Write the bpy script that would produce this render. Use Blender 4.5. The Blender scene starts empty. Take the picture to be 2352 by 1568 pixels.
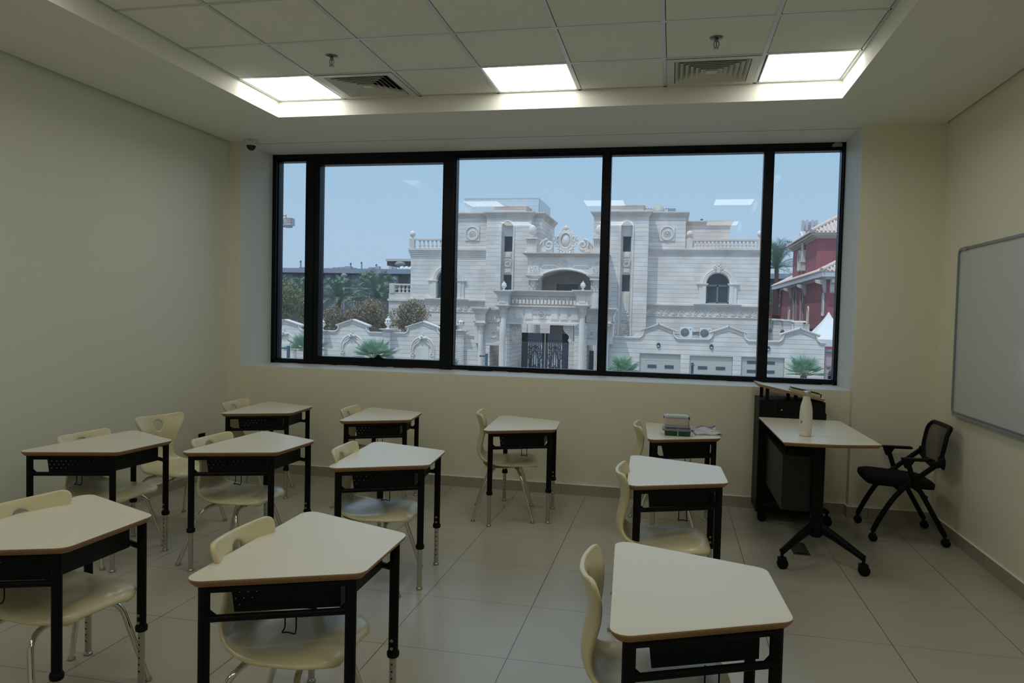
import bpy, math, random
from mathutils import Vector, Matrix
import numpy as np

sc = bpy.context.scene
COL = sc.collection
PI = math.pi
rnd = random.Random(7)

# ------------------------------------------------------------------ camera
IMW, IMH = 2352, 1568
FPX = 1721.1
YAW, PIT, ROL = -0.2094, -0.0374, 0.0238
CAM = Vector((2.4977, -6.2673, 1.5201))
_cy, _sy, _cp, _sp = math.cos(YAW), math.sin(YAW), math.cos(PIT), math.sin(PIT)
_F = Vector((_sy*_cp, _cy*_cp, _sp)); _R0 = Vector((_cy, -_sy, 0)); _U0 = _R0.cross(_F)
_c, _s = math.cos(ROL), math.sin(ROL)
_R = _c*_R0 + _s*_U0
_U = -_s*_R0 + _c*_U0
cd = bpy.data.cameras.new('camera'); cam = bpy.data.objects.new('camera', cd); COL.objects.link(cam)
cd.sensor_width = 36; cd.lens = FPX/IMW*36; cd.clip_start = 0.05; cd.clip_end = 2000
mw = Matrix.Identity(4)
for i in range(3):
    mw[i][0] = _R[i]; mw[i][1] = _U[i]; mw[i][2] = -_F[i]; mw[i][3] = CAM[i]
cam.matrix_world = mw
sc.camera = cam

def at(u, v, Y):
    """the point of the plane y = Y seen at pixel (u, v) of the photograph -> (x, z)"""
    d = (u-IMW/2)/FPX*_R + (IMH/2-v)/FPX*_U + _F
    t = (Y-CAM.y)/d.y
    P = CAM + d*t
    return P.x, P.z

# ------------------------------------------------------------------ world, sun, exposure
sc.view_settings.view_transform = 'Standard'
sc.view_settings.look = 'None'
sc.view_settings.gamma = 1.0
sc.view_settings.use_curve_mapping = False
sc.view_settings.exposure = 0.0
sc.cycles.max_bounces = 10
sc.cycles.diffuse_bounces = 5
sc.cycles.transparent_max_bounces = 16
sc.cycles.sample_clamp_indirect = 4.0
sc.cycles.use_denoising = True

w = bpy.data.worlds.new('sky'); sc.world = w; w.use_nodes = True
nt = w.node_tree; nt.nodes.clear()
o = nt.nodes.new('ShaderNodeOutputWorld'); bg = nt.nodes.new('ShaderNodeBackground')
tc = nt.nodes.new('ShaderNodeTexCoord'); sep = nt.nodes.new('ShaderNodeSeparateXYZ'); cr = nt.nodes.new('ShaderNodeValToRGB')
nt.links.new(tc.outputs['Generated'], sep.inputs[0]); nt.links.new(sep.outputs['Z'], cr.inputs[0])
els = cr.color_ramp.elements
els[0].position = 0.0; els[0].color = (0.54, 0.66, 0.82, 1)
els[1].position = 0.10; els[1].color = (0.52, 0.67, 0.85, 1)
e = els.new(0.22); e.color = (0.445, 0.645, 0.83, 1)
e = els.new(0.5); e.color = (0.70, 0.93, 1.24, 1)
e = els.new(1.0); e.color = (0.84, 1.08, 1.38, 1)
nt.links.new(cr.outputs[0], bg.inputs[0]); bg.inputs[1].default_value = 1.0
nt.links.new(bg.outputs[0], o.inputs[0])

sun_d = bpy.data.lights.new('sun', 'SUN'); sun = bpy.data.objects.new('sun', sun_d); COL.objects.link(sun)
sun_d.energy = 2.3; sun_d.angle = math.radians(0.6); sun_d.color = (1.0, 0.93, 0.84)
SUN_TO = Vector((-0.36, -0.50, 1.25)).normalized()      # towards the sun: high, from the left and from behind the school
sun.rotation_euler = SUN_TO.to_track_quat('Z', 'Y').to_euler()
PANEL = 5.8        # ceiling light panels
PANEL_COL = (1.0, 0.985, 0.93)

# ------------------------------------------------------------------ materials
def mat(name, col, rough=0.6, metal=0.0, spec=0.5, bump=0.0, bscale=40, var=0.0, vscale=3.0, emit=None, estr=0):
    m = bpy.data.materials.new(name); m.use_nodes = True
    n = m.node_tree.nodes; l = m.node_tree.links; b = n['Principled BSDF']
    b.inputs['Base Color'].default_value = (*col, 1); b.inputs['Roughness'].default_value = rough
    b.inputs['Metallic'].default_value = metal; b.inputs['Specular IOR Level'].default_value = spec
    if var or bump:
        t = n.new('ShaderNodeTexCoord')
    if var:
        ns = n.new('ShaderNodeTexNoise'); ns.inputs['Scale'].default_value = vscale; ns.inputs['Detail'].default_value = 4
        l.new(t.outputs['Object'], ns.inputs['Vector'])
        mx = n.new('ShaderNodeMix'); mx.data_type = 'RGBA'
        mx.inputs['A'].default_value = (*[c*(1-var) for c in col], 1); mx.inputs['B'].default_value = (*[min(1, c*(1+var)) for c in col], 1)
        l.new(ns.outputs['Fac'], mx.inputs['Factor']); l.new(mx.outputs['Result'], b.inputs['Base Color'])
    if bump:
        nb = n.new('ShaderNodeTexNoise'); nb.inputs['Scale'].default_value = bscale; nb.inputs['Detail'].default_value = 3
        l.new(t.outputs['Object'], nb.inputs['Vector'])
        bp = n.new('ShaderNodeBump'); bp.inputs['Strength'].default_value = bump; bp.inputs['Distance'].default_value = 0.01
        l.new(nb.outputs['Fac'], bp.inputs['Height']); l.new(bp.outputs['Normal'], b.inputs['Normal'])
    if emit:
        b.inputs['Emission Color'].default_value = (*emit, 1); b.inputs['Emission Strength'].default_value = estr
    return m

def nd(m, t): return m.node_tree.nodes.new(t)
def math_node(m, op, a, b=None, c=None):
    n = nd(m, 'ShaderNodeMath'); n.operation = op
    for i, x in enumerate((a, b, c)):
        if x is None: continue
        if isinstance(x, (int, float)): n.inputs[i].default_value = x
        else: m.node_tree.links.new(x, n.inputs[i])
    return n.outputs[0]

def stone(name, col, course=0.3, z0=0.0, line=(0.42, 0.32, 0.27), lw=0.07, rough=0.75, block=1.3, joints=True, tint=(1.0, 0.95, 0.92)):
    """pale stone cladding with thin horizontal joints, laid in world coordinates"""
    m = mat(name, col, rough, spec=0.3); L = m.node_tree.links; b = m.node_tree.nodes['Principled BSDF']
    g = nd(m, 'ShaderNodeNewGeometry'); s = nd(m, 'ShaderNodeSeparateXYZ'); L.new(g.outputs['Position'], s.inputs[0])
    z = math_node(m, 'SUBTRACT', s.outputs['Z'], z0)
    h = math_node(m, 'ADD', s.outputs['X'], s.outputs['Y'])
    cb = nd(m, 'ShaderNodeCombineXYZ'); L.new(h, cb.inputs[0]); L.new(z, cb.inputs[1])
    br = nd(m, 'ShaderNodeTexBrick'); L.new(cb.outputs[0], br.inputs['Vector'])
    br.inputs['Scale'].default_value = 1.0; br.inputs['Brick Width'].default_value = block; br.inputs['Row Height'].default_value = course
    br.inputs['Mortar Size'].default_value = 0.0; br.inputs['Bias'].default_value = 0.0
    br.inputs['Color1'].default_value = (*[c*0.90 for c in col], 1)
    br.inputs['Color2'].default_value = (*[min(1, c*1.06*t) for c, t in zip(col, tint)], 1)
    ns = nd(m, 'ShaderNodeTexNoise'); ns.inputs['Scale'].default_value = 0.9; ns.inputs['Detail'].default_value = 6
    L.new(g.outputs['Position'], ns.inputs['Vector'])
    mx = nd(m, 'ShaderNodeMix'); mx.data_type = 'RGBA'; mx.blend_type = 'MULTIPLY'; mx.inputs['Factor'].default_value = 1.0
    rp = nd(m, 'ShaderNodeValToRGB'); rp.color_ramp.elements[0].position = 0.3; rp.color_ramp.elements[0].color = (0.86, 0.82, 0.79, 1)
    rp.color_ramp.elements[1].position = 0.62; rp.color_ramp.elements[1].color = (1, 1, 1, 1)
    L.new(ns.outputs['Fac'], rp.inputs[0]); L.new(br.outputs['Color'], mx.inputs['A']); L.new(rp.outputs[0], mx.inputs['B'])
    out = mx.outputs['Result']
    if joints:
        fr = math_node(m, 'FRACT', math_node(m, 'DIVIDE', z, course))
        mk = math_node(m, 'LESS_THAN', fr, lw)
        m2 = nd(m, 'ShaderNodeMix'); m2.data_type = 'RGBA'; L.new(mk, m2.inputs['Factor']); L.new(out, m2.inputs['A'])
        m2.inputs['B'].default_value = (*line, 1); out = m2.outputs['Result']
    L.new(out, b.inputs['Base Color'])
    return m

M = {}
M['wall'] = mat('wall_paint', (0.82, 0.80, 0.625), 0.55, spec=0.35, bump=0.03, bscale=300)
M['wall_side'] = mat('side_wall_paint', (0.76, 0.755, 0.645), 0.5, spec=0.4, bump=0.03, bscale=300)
M['reveal'] = mat('reveal_daylight_tint', (0.80, 0.815, 0.785), 0.5, spec=0.35)  # wall colour with the bluish window daylight mixed in
M['ceil'] = mat('ceiling_paint', (0.87, 0.865, 0.775), 0.7, spec=0.3)
M['tile'] = mat('ceiling_tile_board', (0.88, 0.875, 0.81), 0.8, spec=0.2, bump=0.1, bscale=600)
M['tbar'] = mat('t_bar_metal', (0.62, 0.64, 0.62), 0.35, metal=0.2)
M['dark'] = mat('dark_void', (0.02, 0.02, 0.02), 0.9)
M['orange_joint'] = mat('sealant_joint', (0.35, 0.24, 0.12), 0.7)
M['panel'] = mat('panel_diffuser', (0.9, 0.9, 0.9), 0.5, emit=PANEL_COL, estr=PANEL)
M['alu_white'] = mat('white_metal', (0.66, 0.66, 0.60), 0.4, metal=0.1)
M['frame'] = mat('black_window_aluminium', (0.005, 0.007, 0.011), 0.35, spec=0.2)
M['seal'] = mat('cracked_white_caulk', (0.62, 0.60, 0.50), 0.8)
M['black'] = mat('black_powder_coat', (0.004, 0.005, 0.006), 0.5, spec=0.14, bump=0.04, bscale=500)
M['blackmat'] = mat('black_laminate', (0.005, 0.005, 0.005), 0.5, spec=0.15)
M['blackplastic'] = mat('black_plastic', (0.005, 0.005, 0.006), 0.5, spec=0.15)
M['fabric'] = mat('black_seat_fabric', (0.008, 0.008, 0.009), 0.95, spec=0.2, bump=0.3, bscale=900)
M['chrome'] = mat('chrome_tube', (0.72, 0.71, 0.68), 0.10, metal=1.0)
M['darkchrome'] = mat('dull_chrome', (0.22, 0.22, 0.22), 0.22, metal=1.0)
M['steel'] = mat('galvanised_tube', (0.50, 0.49, 0.45), 0.30, metal=0.9)
M['glide'] = mat('glide_cap', (0.45, 0.45, 0.43), 0.2, metal=0.9)
M['blueglide'] = mat('blue_glide_ring', (0.02, 0.16, 0.22), 0.4)
M['shell'] = mat('cream_plastic', (0.70, 0.63, 0.385), 0.38, spec=0.5, bump=0.03, bscale=500)
_b = M['shell'].node_tree.nodes['Principled BSDF']; _b.inputs['Coat Weight'].default_value = 0.5; _b.inputs['Coat Roughness'].default_value = 0.22
M['lam'] = mat('cream_laminate', (0.80, 0.76, 0.62), 0.32, spec=0.5, bump=0.04, bscale=900)
M['grey_plastic'] = mat('grey_plastic', (0.30, 0.31, 0.30), 0.4)
M['bolt'] = mat('brass_bolt', (0.45, 0.36, 0.22), 0.35, metal=0.9)
M['hole'] = mat('hole_black', (0.004, 0.004, 0.004), 0.9)

def plywood():
    m = mat('plywood_edge', (0.26, 0.13, 0.06), 0.5); L = m.node_tree.links; b = m.node_tree.nodes['Principled BSDF']
    t = nd(m, 'ShaderNodeTexCoord'); s = nd(m, 'ShaderNodeSeparateXYZ'); L.new(t.outputs['Object'], s.inputs[0])
    ns = nd(m, 'ShaderNodeTexNoise'); ns.inputs['Scale'].default_value = 9; L.new(t.outputs['Object'], ns.inputs['Vector'])
    z = math_node(m, 'ADD', math_node(m, 'MULTIPLY', s.outputs['Z'], 1100.0), math_node(m, 'MULTIPLY', ns.outputs['Fac'], 3.0))
    w_ = math_node(m, 'SINE', z); f = math_node(m, 'MULTIPLY_ADD', w_, 0.5, 0.5)
    mx = nd(m, 'ShaderNodeMix'); mx.data_type = 'RGBA'; L.new(f, mx.inputs['Factor'])
    mx.inputs['A'].default_value = (0.24, 0.115, 0.05, 1); mx.inputs['B'].default_value = (0.42, 0.25, 0.12, 1)
    L.new(mx.outputs['Result'], b.inputs['Base Color']); return m
M['ply'] = plywood()

def floor_mat():
    m = mat('porcelain_floor_tile', (0.5, 0.49, 0.42), 0.34, spec=0.5); L = m.node_tree.links; b = m.node_tree.nodes['Principled BSDF']
    g = nd(m, 'ShaderNodeNewGeometry'); s = nd(m, 'ShaderNodeSeparateXYZ'); L.new(g.outputs['Position'], s.inputs[0])
    fx = math_node(m, 'FRACT', math_node(m, 'DIVIDE', math_node(m, 'SUBTRACT', s.outputs['X'], 1.2555-5.77), 0.577))
    fy = math_node(m, 'FRACT', math_node(m, 'DIVIDE', math_node(m, 'SUBTRACT', s.outputs['Y'], -1.2655-12.15), 0.6075))
    gx = math_node(m, 'LESS_THAN', math_node(m, 'ABSOLUTE', math_node(m, 'SUBTRACT', math_node(m, 'FRACT', math_node(m, 'ADD', fx, 0.5)), 0.5)), 0.0030)
    gy = math_node(m, 'LESS_THAN', math_node(m, 'ABSOLUTE', math_node(m, 'SUBTRACT', math_node(m, 'FRACT', math_node(m, 'ADD', fy, 0.5)), 0.5)), 0.0022)
    gr = math_node(m, 'MAXIMUM', gx, gy)
    n1 = nd(m, 'ShaderNodeTexNoise'); n1.inputs['Scale'].default_value = 1.6; n1.inputs['Detail'].default_value = 8; n1.inputs['Roughness'].default_value = 0.65
    L.new(g.outputs['Position'], n1.inputs['Vector'])
    mx = nd(m, 'ShaderNodeMix'); mx.data_type = 'RGBA'; L.new(n1.outputs['Fac'], mx.inputs['Factor'])
    mx.inputs['A'].default_value = (0.415, 0.40, 0.32, 1); mx.inputs['B'].default_value = (0.445, 0.43, 0.35, 1)
    m2 = nd(m, 'ShaderNodeMix'); m2.data_type = 'RGBA'; L.new(gr, m2.inputs['Factor']); L.new(mx.outputs['Result'], m2.inputs['A'])
    m2.inputs['B'].default_value = (0.05, 0.04, 0.028, 1); L.new(m2.outputs['Result'], b.inputs['Base Color'])
    r = math_node(m, 'MULTIPLY_ADD', n1.outputs['Fac'], 0.04, 0.27); L.new(r, b.inputs['Roughness'])
    return m
M['floor'] = floor_mat()

def skirting():
    m = mat('skirting_tile', (0.36, 0.335, 0.26), 0.4); L = m.node_tree.links; b = m.node_tree.nodes['Principled BSDF']
    g = nd(m, 'ShaderNodeNewGeometry'); s = nd(m, 'ShaderNodeSeparateXYZ'); L.new(g.outputs['Position'], s.inputs[0])
    h = math_node(m, 'ADD', s.outputs['X'], s.outputs['Y'])
    f = math_node(m, 'FRACT', math_node(m, 'DIVIDE', math_node(m, 'ADD', h, 10.0-1.26+11.0), 0.577))
    k = math_node(m, 'LESS_THAN', f, 0.006)
    mx = nd(m, 'ShaderNodeMix'); mx.data_type = 'RGBA'; L.new(k, mx.inputs['Factor'])
    mx.inputs['A'].default_value = (0.36, 0.335, 0.26, 1); mx.inputs['B'].default_value = (0.13, 0.11, 0.08, 1)
    L.new(mx.outputs['Result'], b.inputs['Base Color']); return m
M['skirt'] = skirting()

def glass_mat(name, tint, ior=1.45, dust=0.0):
    m = bpy.data.materials.new(name); m.use_nodes = True; n = m.node_tree.nodes; n.clear(); L = m.node_tree.links
    o_ = n.new('ShaderNodeOutputMaterial'); mx = n.new('ShaderNodeMixShader'); tr = n.new('ShaderNodeBsdfTransparent'); gl = n.new('ShaderNodeBsdfGlossy')
    fr = n.new('ShaderNodeFresnel'); fr.inputs[0].default_value = ior
    tr.inputs[0].default_value = (*tint, 1); gl.inputs['Roughness'].default_value = 0.0
    L.new(fr.outputs[0], mx.inputs[0]); L.new(gl.outputs[0], mx.inputs[2]); L.new(mx.outputs[0], o_.inputs[0])
    if dust:      # a thin film of outdoor dust on the pane scatters a little daylight
        du = n.new('ShaderNodeBsdfTranslucent'); du.inputs[0].default_value = (0.80, 0.88, 1.0, 1); m2 = n.new('ShaderNodeMixShader'); m2.inputs[0].default_value = dust
        L.new(tr.outputs[0], m2.inputs[1]); L.new(du.outputs[0], m2.inputs[2]); L.new(m2.outputs[0], mx.inputs[1])
    else: L.new(tr.outputs[0], mx.inputs[1])
    return m
M['glass'] = glass_mat('window_glass', (0.90, 0.95, 0.97), dust=0.02)

def perforated(name, sx=0.0235, sz=0.020, r=0.0021):
    """black sheet steel with staggered round perforations"""
    m = mat(name, (0.006, 0.007, 0.008), 0.55, spec=0.2); n = m.node_tree.nodes; L = m.node_tree.links; b = n['Principled BSDF']
    t = nd(m, 'ShaderNodeTexCoord'); s = nd(m, 'ShaderNodeSeparateXYZ'); L.new(t.outputs['Object'], s.inputs[0])
    zz = math_node(m, 'DIVIDE', math_node(m, 'SUBTRACT', s.outputs['Z'], 0.575), sz)
    row = math_node(m, 'FLOOR', zz)
    off = math_node(m, 'MULTIPLY', math_node(m, 'MODULO', row, 2.0), 0.5)
    hx = math_node(m, 'ADD', math_node(m, 'DIVIDE', math_node(m, 'ADD', s.outputs['X'], 5.0), sx), off)
    ax = math_node(m, 'MULTIPLY', math_node(m, 'SUBTRACT', math_node(m, 'FRACT', hx), 0.5), sx)
    az = math_node(m, 'MULTIPLY', math_node(m, 'SUBTRACT', math_node(m, 'FRACT', zz), 0.5), sz)
    d2 = math_node(m, 'ADD', math_node(m, 'MULTIPLY', ax, ax), math_node(m, 'MULTIPLY', az, az))
    k = math_node(m, 'LESS_THAN', d2, r*r)
    band = math_node(m, 'MULTIPLY', math_node(m, 'GREATER_THAN', zz, 0.0), math_node(m, 'LESS_THAN', zz, 4.0))
    k = math_node(m, 'MULTIPLY', k, band)
    tr = nd(m, 'ShaderNodeBsdfTransparent'); mx = nd(m, 'ShaderNodeMixShader')
    L.new(k, mx.inputs[0]); L.new(b.outputs[0], mx.inputs[1]); L.new(tr.outputs[0], mx.inputs[2])
    L.new(mx.outputs[0], n['Material Output'].inputs[0]); return m
M['perf'] = perforated('perforated_black_steel')

# ------------------------------------------------------------------ mesh helpers
class MB:
    def __init__(s): s.v = []; s.f = []; s.mi = []; s.sm = []
    def add(s, vs, fs, mi=0, smooth=False):
        b = len(s.v); s.v += [tuple(p) for p in vs]
        for f in fs: s.f.append(tuple(b+i for i in f)); s.mi.append(mi); s.sm.append(smooth)
        return s
    def box(s, x0, x1, y0, y1, z0, z1, mi=0):
        x0, x1 = min(x0, x1), max(x0, x1); y0, y1 = min(y0, y1), max(y0, y1); z0, z1 = min(z0, z1), max(z0, z1)
        vs = [(x, y, z) for z in (z0, z1) for y in (y0, y1) for x in (x0, x1)]
        return s.add(vs, [(0, 2, 3, 1), (4, 5, 7, 6), (0, 1, 5, 4), (2, 6, 7, 3), (0, 4, 6, 2), (1, 3, 7, 5)], mi)
    def obox(s, c, sx, sy, sz, rot, mi=0):
        vs = [Vector(c) + rot @ Vector((a*sx/2, b*sy/2, d*sz/2)) for d in (-1, 1) for b in (-1, 1) for a in (-1, 1)]
        return s.add(vs, [(0, 2, 3, 1), (4, 5, 7, 6), (0, 1, 5, 4), (2, 6, 7, 3), (0, 4, 6, 2), (1, 3, 7, 5)], mi)
    def quad(s, a, b, c, d, mi=0): return s.add([a, b, c, d], [(0, 1, 2, 3)], mi)
    def prism(s, poly, a0, a1, axis='z', mi=0, mi_side=None, smooth_side=False):
        """poly: 2d points (ccw); axis z -> (x,y), axis y -> (x,z), axis x -> (y,z)"""
        def P(p, h):
            return {'z': (p[0], p[1], h), 'y': (p[0], h, p[1]), 'x': (h, p[0], p[1])}[axis]
        n = len(poly); ms = mi if mi_side is None else mi_side
        lo = [P(p, a0) for p in poly]; hi = [P(p, a1) for p in poly]
        flip = (axis == 'y') != (a1 < a0)
        f0 = tuple(range(n)); f1 = tuple(reversed(range(n)))
        s.add(lo, [f0 if flip else f1], mi); s.add(hi, [f1 if flip else f0], mi)
        sd = []
        for i in range(n):
            j = (i+1) % n
            q = (i, j, n+j, n+i); sd.append(tuple(reversed(q)) if flip else q)
        return s.add(lo+hi, sd, ms, smooth_side)
    def tube(s, pts, r, n=10, mi=0, caps=True, rb=None):
        pts = [Vector(p) for p in pts]; m = len(pts)
        rs = r if isinstance(r, (list, tuple)) else [r]*m
        T = []
        for i in range(m):
            a = pts[max(0, i-1)]; b = pts[min(m-1, i+1)]; T.append((b-a).normalized())
        ref = Vector((0, 0, 1)) if abs(T[0].z) < 0.9 else Vector((1, 0, 0))
        N = (ref - T[0]*ref.dot(T[0])).normalized(); vs = []
        for i in range(m):
            if i: N = (N - T[i]*N.dot(T[i])).normalized()
            B = T[i].cross(N)
            for k in range(n):
                a = 2*PI*k/n; vs.append(pts[i] + N*(math.cos(a)*rs[i]) + B*(math.sin(a)*(rs[i] if rb is None else rb)))
        fs = [(i*n+k, i*n+(k+1) % n, (i+1)*n+(k+1) % n, (i+1)*n+k) for i in range(m-1) for k in range(n)]
        s.add(vs, fs, mi, True)
        if caps: s.add(vs[:n], [tuple(reversed(range(n)))], mi); s.add(vs[-n:], [tuple(range(n))], mi)
        return s
    def lathe(s, prof, c=(0, 0, 0), n=20, mi=0, smooth=True, axis='z', a0=0, a1=2*PI):
        """prof: list of (r, h)"""
        full = abs(a1-a0-2*PI) < 1e-6; k = n if full else n+1
        def P(r, h, a):
            x, y = r*math.cos(a), r*math.sin(a)
            q = {'z': (x, y, h), 'y': (x, h, y), 'x': (h, x, y)}[axis]
            return (c[0]+q[0], c[1]+q[1], c[2]+q[2])
        vs = [P(r, h, a0+(a1-a0)*j/n) for r, h in prof for j in range(k)]
        fs = []
        for i in range(len(prof)-1):
            for j in range(n):
                j2 = (j+1) % k
                q = (i*k+j, i*k+j2, (i+1)*k+j2, (i+1)*k+j); fs.append(q if axis != 'y' else tuple(reversed(q)))
        s.add(vs, fs, mi, smooth)
        for row, up in ((0, False), (len(prof)-1, True)):
            if prof[row][0] > 1e-5 and full:
                f = tuple(range(k)); f = f if up else tuple(reversed(f))
                s.add(vs[row*k:(row+1)*k], [f if axis != 'y' else tuple(reversed(f))], mi)
        return s
    def sphere(s, c, r, n=14, mi=0, sz=1.0):
        m = n//2
        return s.lathe([(max(1e-6, r*math.sin(PI*i/m)), -r*sz*math.cos(PI*i/m)) for i in range(m+1)], c, n, mi)
    def torus(s, c, R_, r, axis='y', n=28, m=8, mi=0, a0=0, a1=2*PI, sx=1.0, sz=1.0):
        full = abs(a1-a0-2*PI) < 1e-6; k = n if full else n+1; vs = []
        for j in range(k):
            a = a0+(a1-a0)*j/n
            for i in range(m):
                b = 2*PI*i/m; rr = R_ + r*math.cos(b); h = r*math.sin(b)
                x, y = rr*math.cos(a)*sx, rr*math.sin(a)*sz
                q = {'z': (x, y, h), 'y': (x, h, y), 'x': (h, x, y)}[axis]
                vs.append((c[0]+q[0], c[1]+q[1], c[2]+q[2]))
        fs = []
        for j in range(n):
            j2 = (j+1) % k
            for i in range(m):
                i2 = (i+1) % m; q = (j*m+i, j2*m+i, j2*m+i2, j*m+i2); fs.append(q if axis != 'y' else tuple(reversed(q)))
        return s.add(vs, fs, mi, True)
    def build(s, name, mats, parent=None, local=False, bevel=0, seg=2):
        """links everything gathered here as ONE mesh object; world coordinates unless local"""
        off = Vector((0, 0, 0)); p = parent
        if not local:
            while p is not None: off += p.location; p = p.parent
        me = bpy.data.meshes.new(name)
        me.from_pydata([(a-off.x, b-off.y, c_-off.z) for a, b, c_ in s.v], [], s.f)
        if not isinstance(mats, (list, tuple)): mats = [mats]
        for m_ in mats: me.materials.append(m_)
        me.polygons.foreach_set('material_index', s.mi); me.polygons.foreach_set('use_smooth', s.sm); me.update()
        ob = bpy.data.objects.new(name, me); COL.objects.link(ob); ob.parent = parent
        if bevel:
            bv = ob.modifiers.new('bevel', 'BEVEL'); bv.width = bevel; bv.segments = seg; bv.limit_method = 'ANGLE'; bv.angle_limit = math.radians(40)
        return ob

def tag(o_, label=None, cat=None, group=None, kind=None):
    if label: o_['label'] = label
    if cat: o_['category'] = cat
    if group: o_['group'] = group
    if kind: o_['kind'] = kind
    return o_
def thing(name, label, cat, loc=(0, 0, 0), rz=0, group=None):
    o_ = bpy.data.objects.new(name, None); o_.empty_display_size = 0.1; COL.objects.link(o_)
    o_.location = loc; o_.rotation_euler = (0, 0, rz); return tag(o_, label, cat, group)
def kids(o_): return [c for c in bpy.data.objects if c.parent == o_]
def dup(o_, loc=None, rz=None, label=None, group=None, parent=None):
    c = o_.copy(); COL.objects.link(c); c.parent = parent
    if loc is not None: c.location = loc
    if rz is not None: c.rotation_euler = (0, 0, rz)
    if label: c['label'] = label
    if group: c['group'] = group
    for ch in kids(o_): dup(ch, parent=c)
    return c
def rrect(x0, x1, y0, y1, r, n=4):
    out = []
    for cx_, cy_, a in ((x1-r, y0+r, -PI/2), (x1-r, y1-r, 0), (x0+r, y1-r, PI/2), (x0+r, y0+r, PI)):
        for i in range(n+1): out.append((cx_+r*math.cos(a+PI/2*i/n), cy_+r*math.sin(a+PI/2*i/n)))
    return out
def rpoly(P, r, n=6):
    out = []; m = len(P)
    for i in range(m):
        p = Vector(P[i]); a = (Vector(P[i-1])-p).normalized(); b = (Vector(P[(i+1) % m])-p).normalized()
        half = a.angle(b)/2; ri = r[i] if isinstance(r, (list, tuple)) else r
        d = ri/math.tan(half); c = p + (a+b).normalized()*(ri/math.sin(half))
        s0 = p+a*d-c; s1 = p+b*d-c
        a0 = math.atan2(s0.y, s0.x); a1 = math.atan2(s1.y, s1.x)
        da = (a1-a0+PI) % (2*PI)-PI
        for k in range(n+1):
            t = a0+da*k/n; out.append((c.x+ri*math.cos(t), c.y+ri*math.sin(t)))
    return out
def inset(P, d):
    """move a convex ccw outline inwards by d"""
    m = len(P); out = []
    for i in range(m):
        a = Vector(P[i-1]); p = Vector(P[i]); b = Vector(P[(i+1) % m])
        n1 = Vector((-(p-a).y, (p-a).x)); n2 = Vector((-(b-p).y, (b-p).x))
        if n1.length < 1e-9: n1 = n2
        if n2.length < 1e-9: n2 = n1
        nn = (n1.normalized()+n2.normalized()).normalized(); k = max(0.5, nn.dot(n1.normalized()))
        out.append(tuple(p+nn*(d/k)))
    return out
def bez(P, n=12):
    P = [Vector(p) for p in P]; out = []
    for i in range(n+1):
        t = i/n; Q = P[:]
        while len(Q) > 1: Q = [Q[j].lerp(Q[j+1], t) for j in range(len(Q)-1)]
        out.append(Q[0])
    return out
def fillet(P, r, n=6):
    """polyline with its inner corners rounded"""
    P = [Vector(p) for p in P]; out = [P[0]]
    for i in range(1, len(P)-1):
        a = P[i-1]-P[i]; b = P[i+1]-P[i]; d = min(r, a.length*0.49, b.length*0.49)
        s_, e_ = P[i]+a.normalized()*d, P[i]+b.normalized()*d
        for k in range(n+1):
            t = k/n; out.append(s_*(1-t)**2+P[i]*2*t*(1-t)+e_*t*t)
    out.append(P[-1]); return out
# ================================================================== THE ROOM
XL, XR = -1.4855, 4.4625          # side walls
YC = -0.0865                      # face of the two corner columns
WL, WR = -1.3699, 3.8766          # window reveals
YF = 0.465                        # inner face of the window frame
ZS, ZC = 3.012, 3.132             # bulkhead soffit, tile ceiling
ZB = 0.9757                       # sill
YB = -7.9                         # wall behind the camera
RX0, RX1, RY0, RY1 = -0.5688, 3.5675, -7.431, -0.848   # recess of the tile ceiling
TOP = 3.45

def S(o_): return tag(o_, kind='structure')
b = MB(); b.box(XL-0.2, XR+0.2, YB-0.2, 0.60, -0.25, 0); S(b.build('floor', M['floor']))
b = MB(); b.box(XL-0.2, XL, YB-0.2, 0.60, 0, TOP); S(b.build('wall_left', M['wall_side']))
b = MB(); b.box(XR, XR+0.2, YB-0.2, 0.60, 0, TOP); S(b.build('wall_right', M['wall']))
b = MB(); b.box(XL, XR, YB-0.2, YB, 0, TOP); S(b.build('wall_front', M['wall']))
# window wall: two columns, the parapet under the sill, header; thin skins put the cool daylight into the reveal and sill colour
b = MB()
b.box(XL, WL, YC, 0.60, 0, ZS); b.box(WR, XR, YC, 0.60, 0, ZS)
b.box(WL, WR, 0, 0.60, 0, ZB)
wb = S(b.build('wall_back', M['wall']))
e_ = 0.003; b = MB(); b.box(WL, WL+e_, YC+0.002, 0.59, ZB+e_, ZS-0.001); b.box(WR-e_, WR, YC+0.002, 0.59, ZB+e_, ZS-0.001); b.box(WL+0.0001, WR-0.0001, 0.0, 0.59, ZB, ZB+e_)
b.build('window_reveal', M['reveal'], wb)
# baseboards
def base(name, segs):
    b = MB()
    for (x0, x1, y0, y1) in segs: b.box(x0, x1, y0, y1, 0, 0.088); b.box(x0, x1, y0, y1, 0.088, 0.091, 1)
    return S(b.build(name, [M['skirt'], M['ceil']]))
T = 0.011
base('baseboard_back', [(WL+T, WR-T, -T, 0), (XL, WL+T, YC-T, YC), (WR-T, XR, YC-T, YC), (WL, WL+T, YC, 0), (WR-T, WR, YC, 0)])
base('baseboard_left', [(XL, XL+T, YB, YC-T)])
base('baseboard_right', [(XR-T, XR, YB, YC-T)])
base('baseboard_front', [(XL+T, XR-T, YB, YB+T)])
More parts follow.
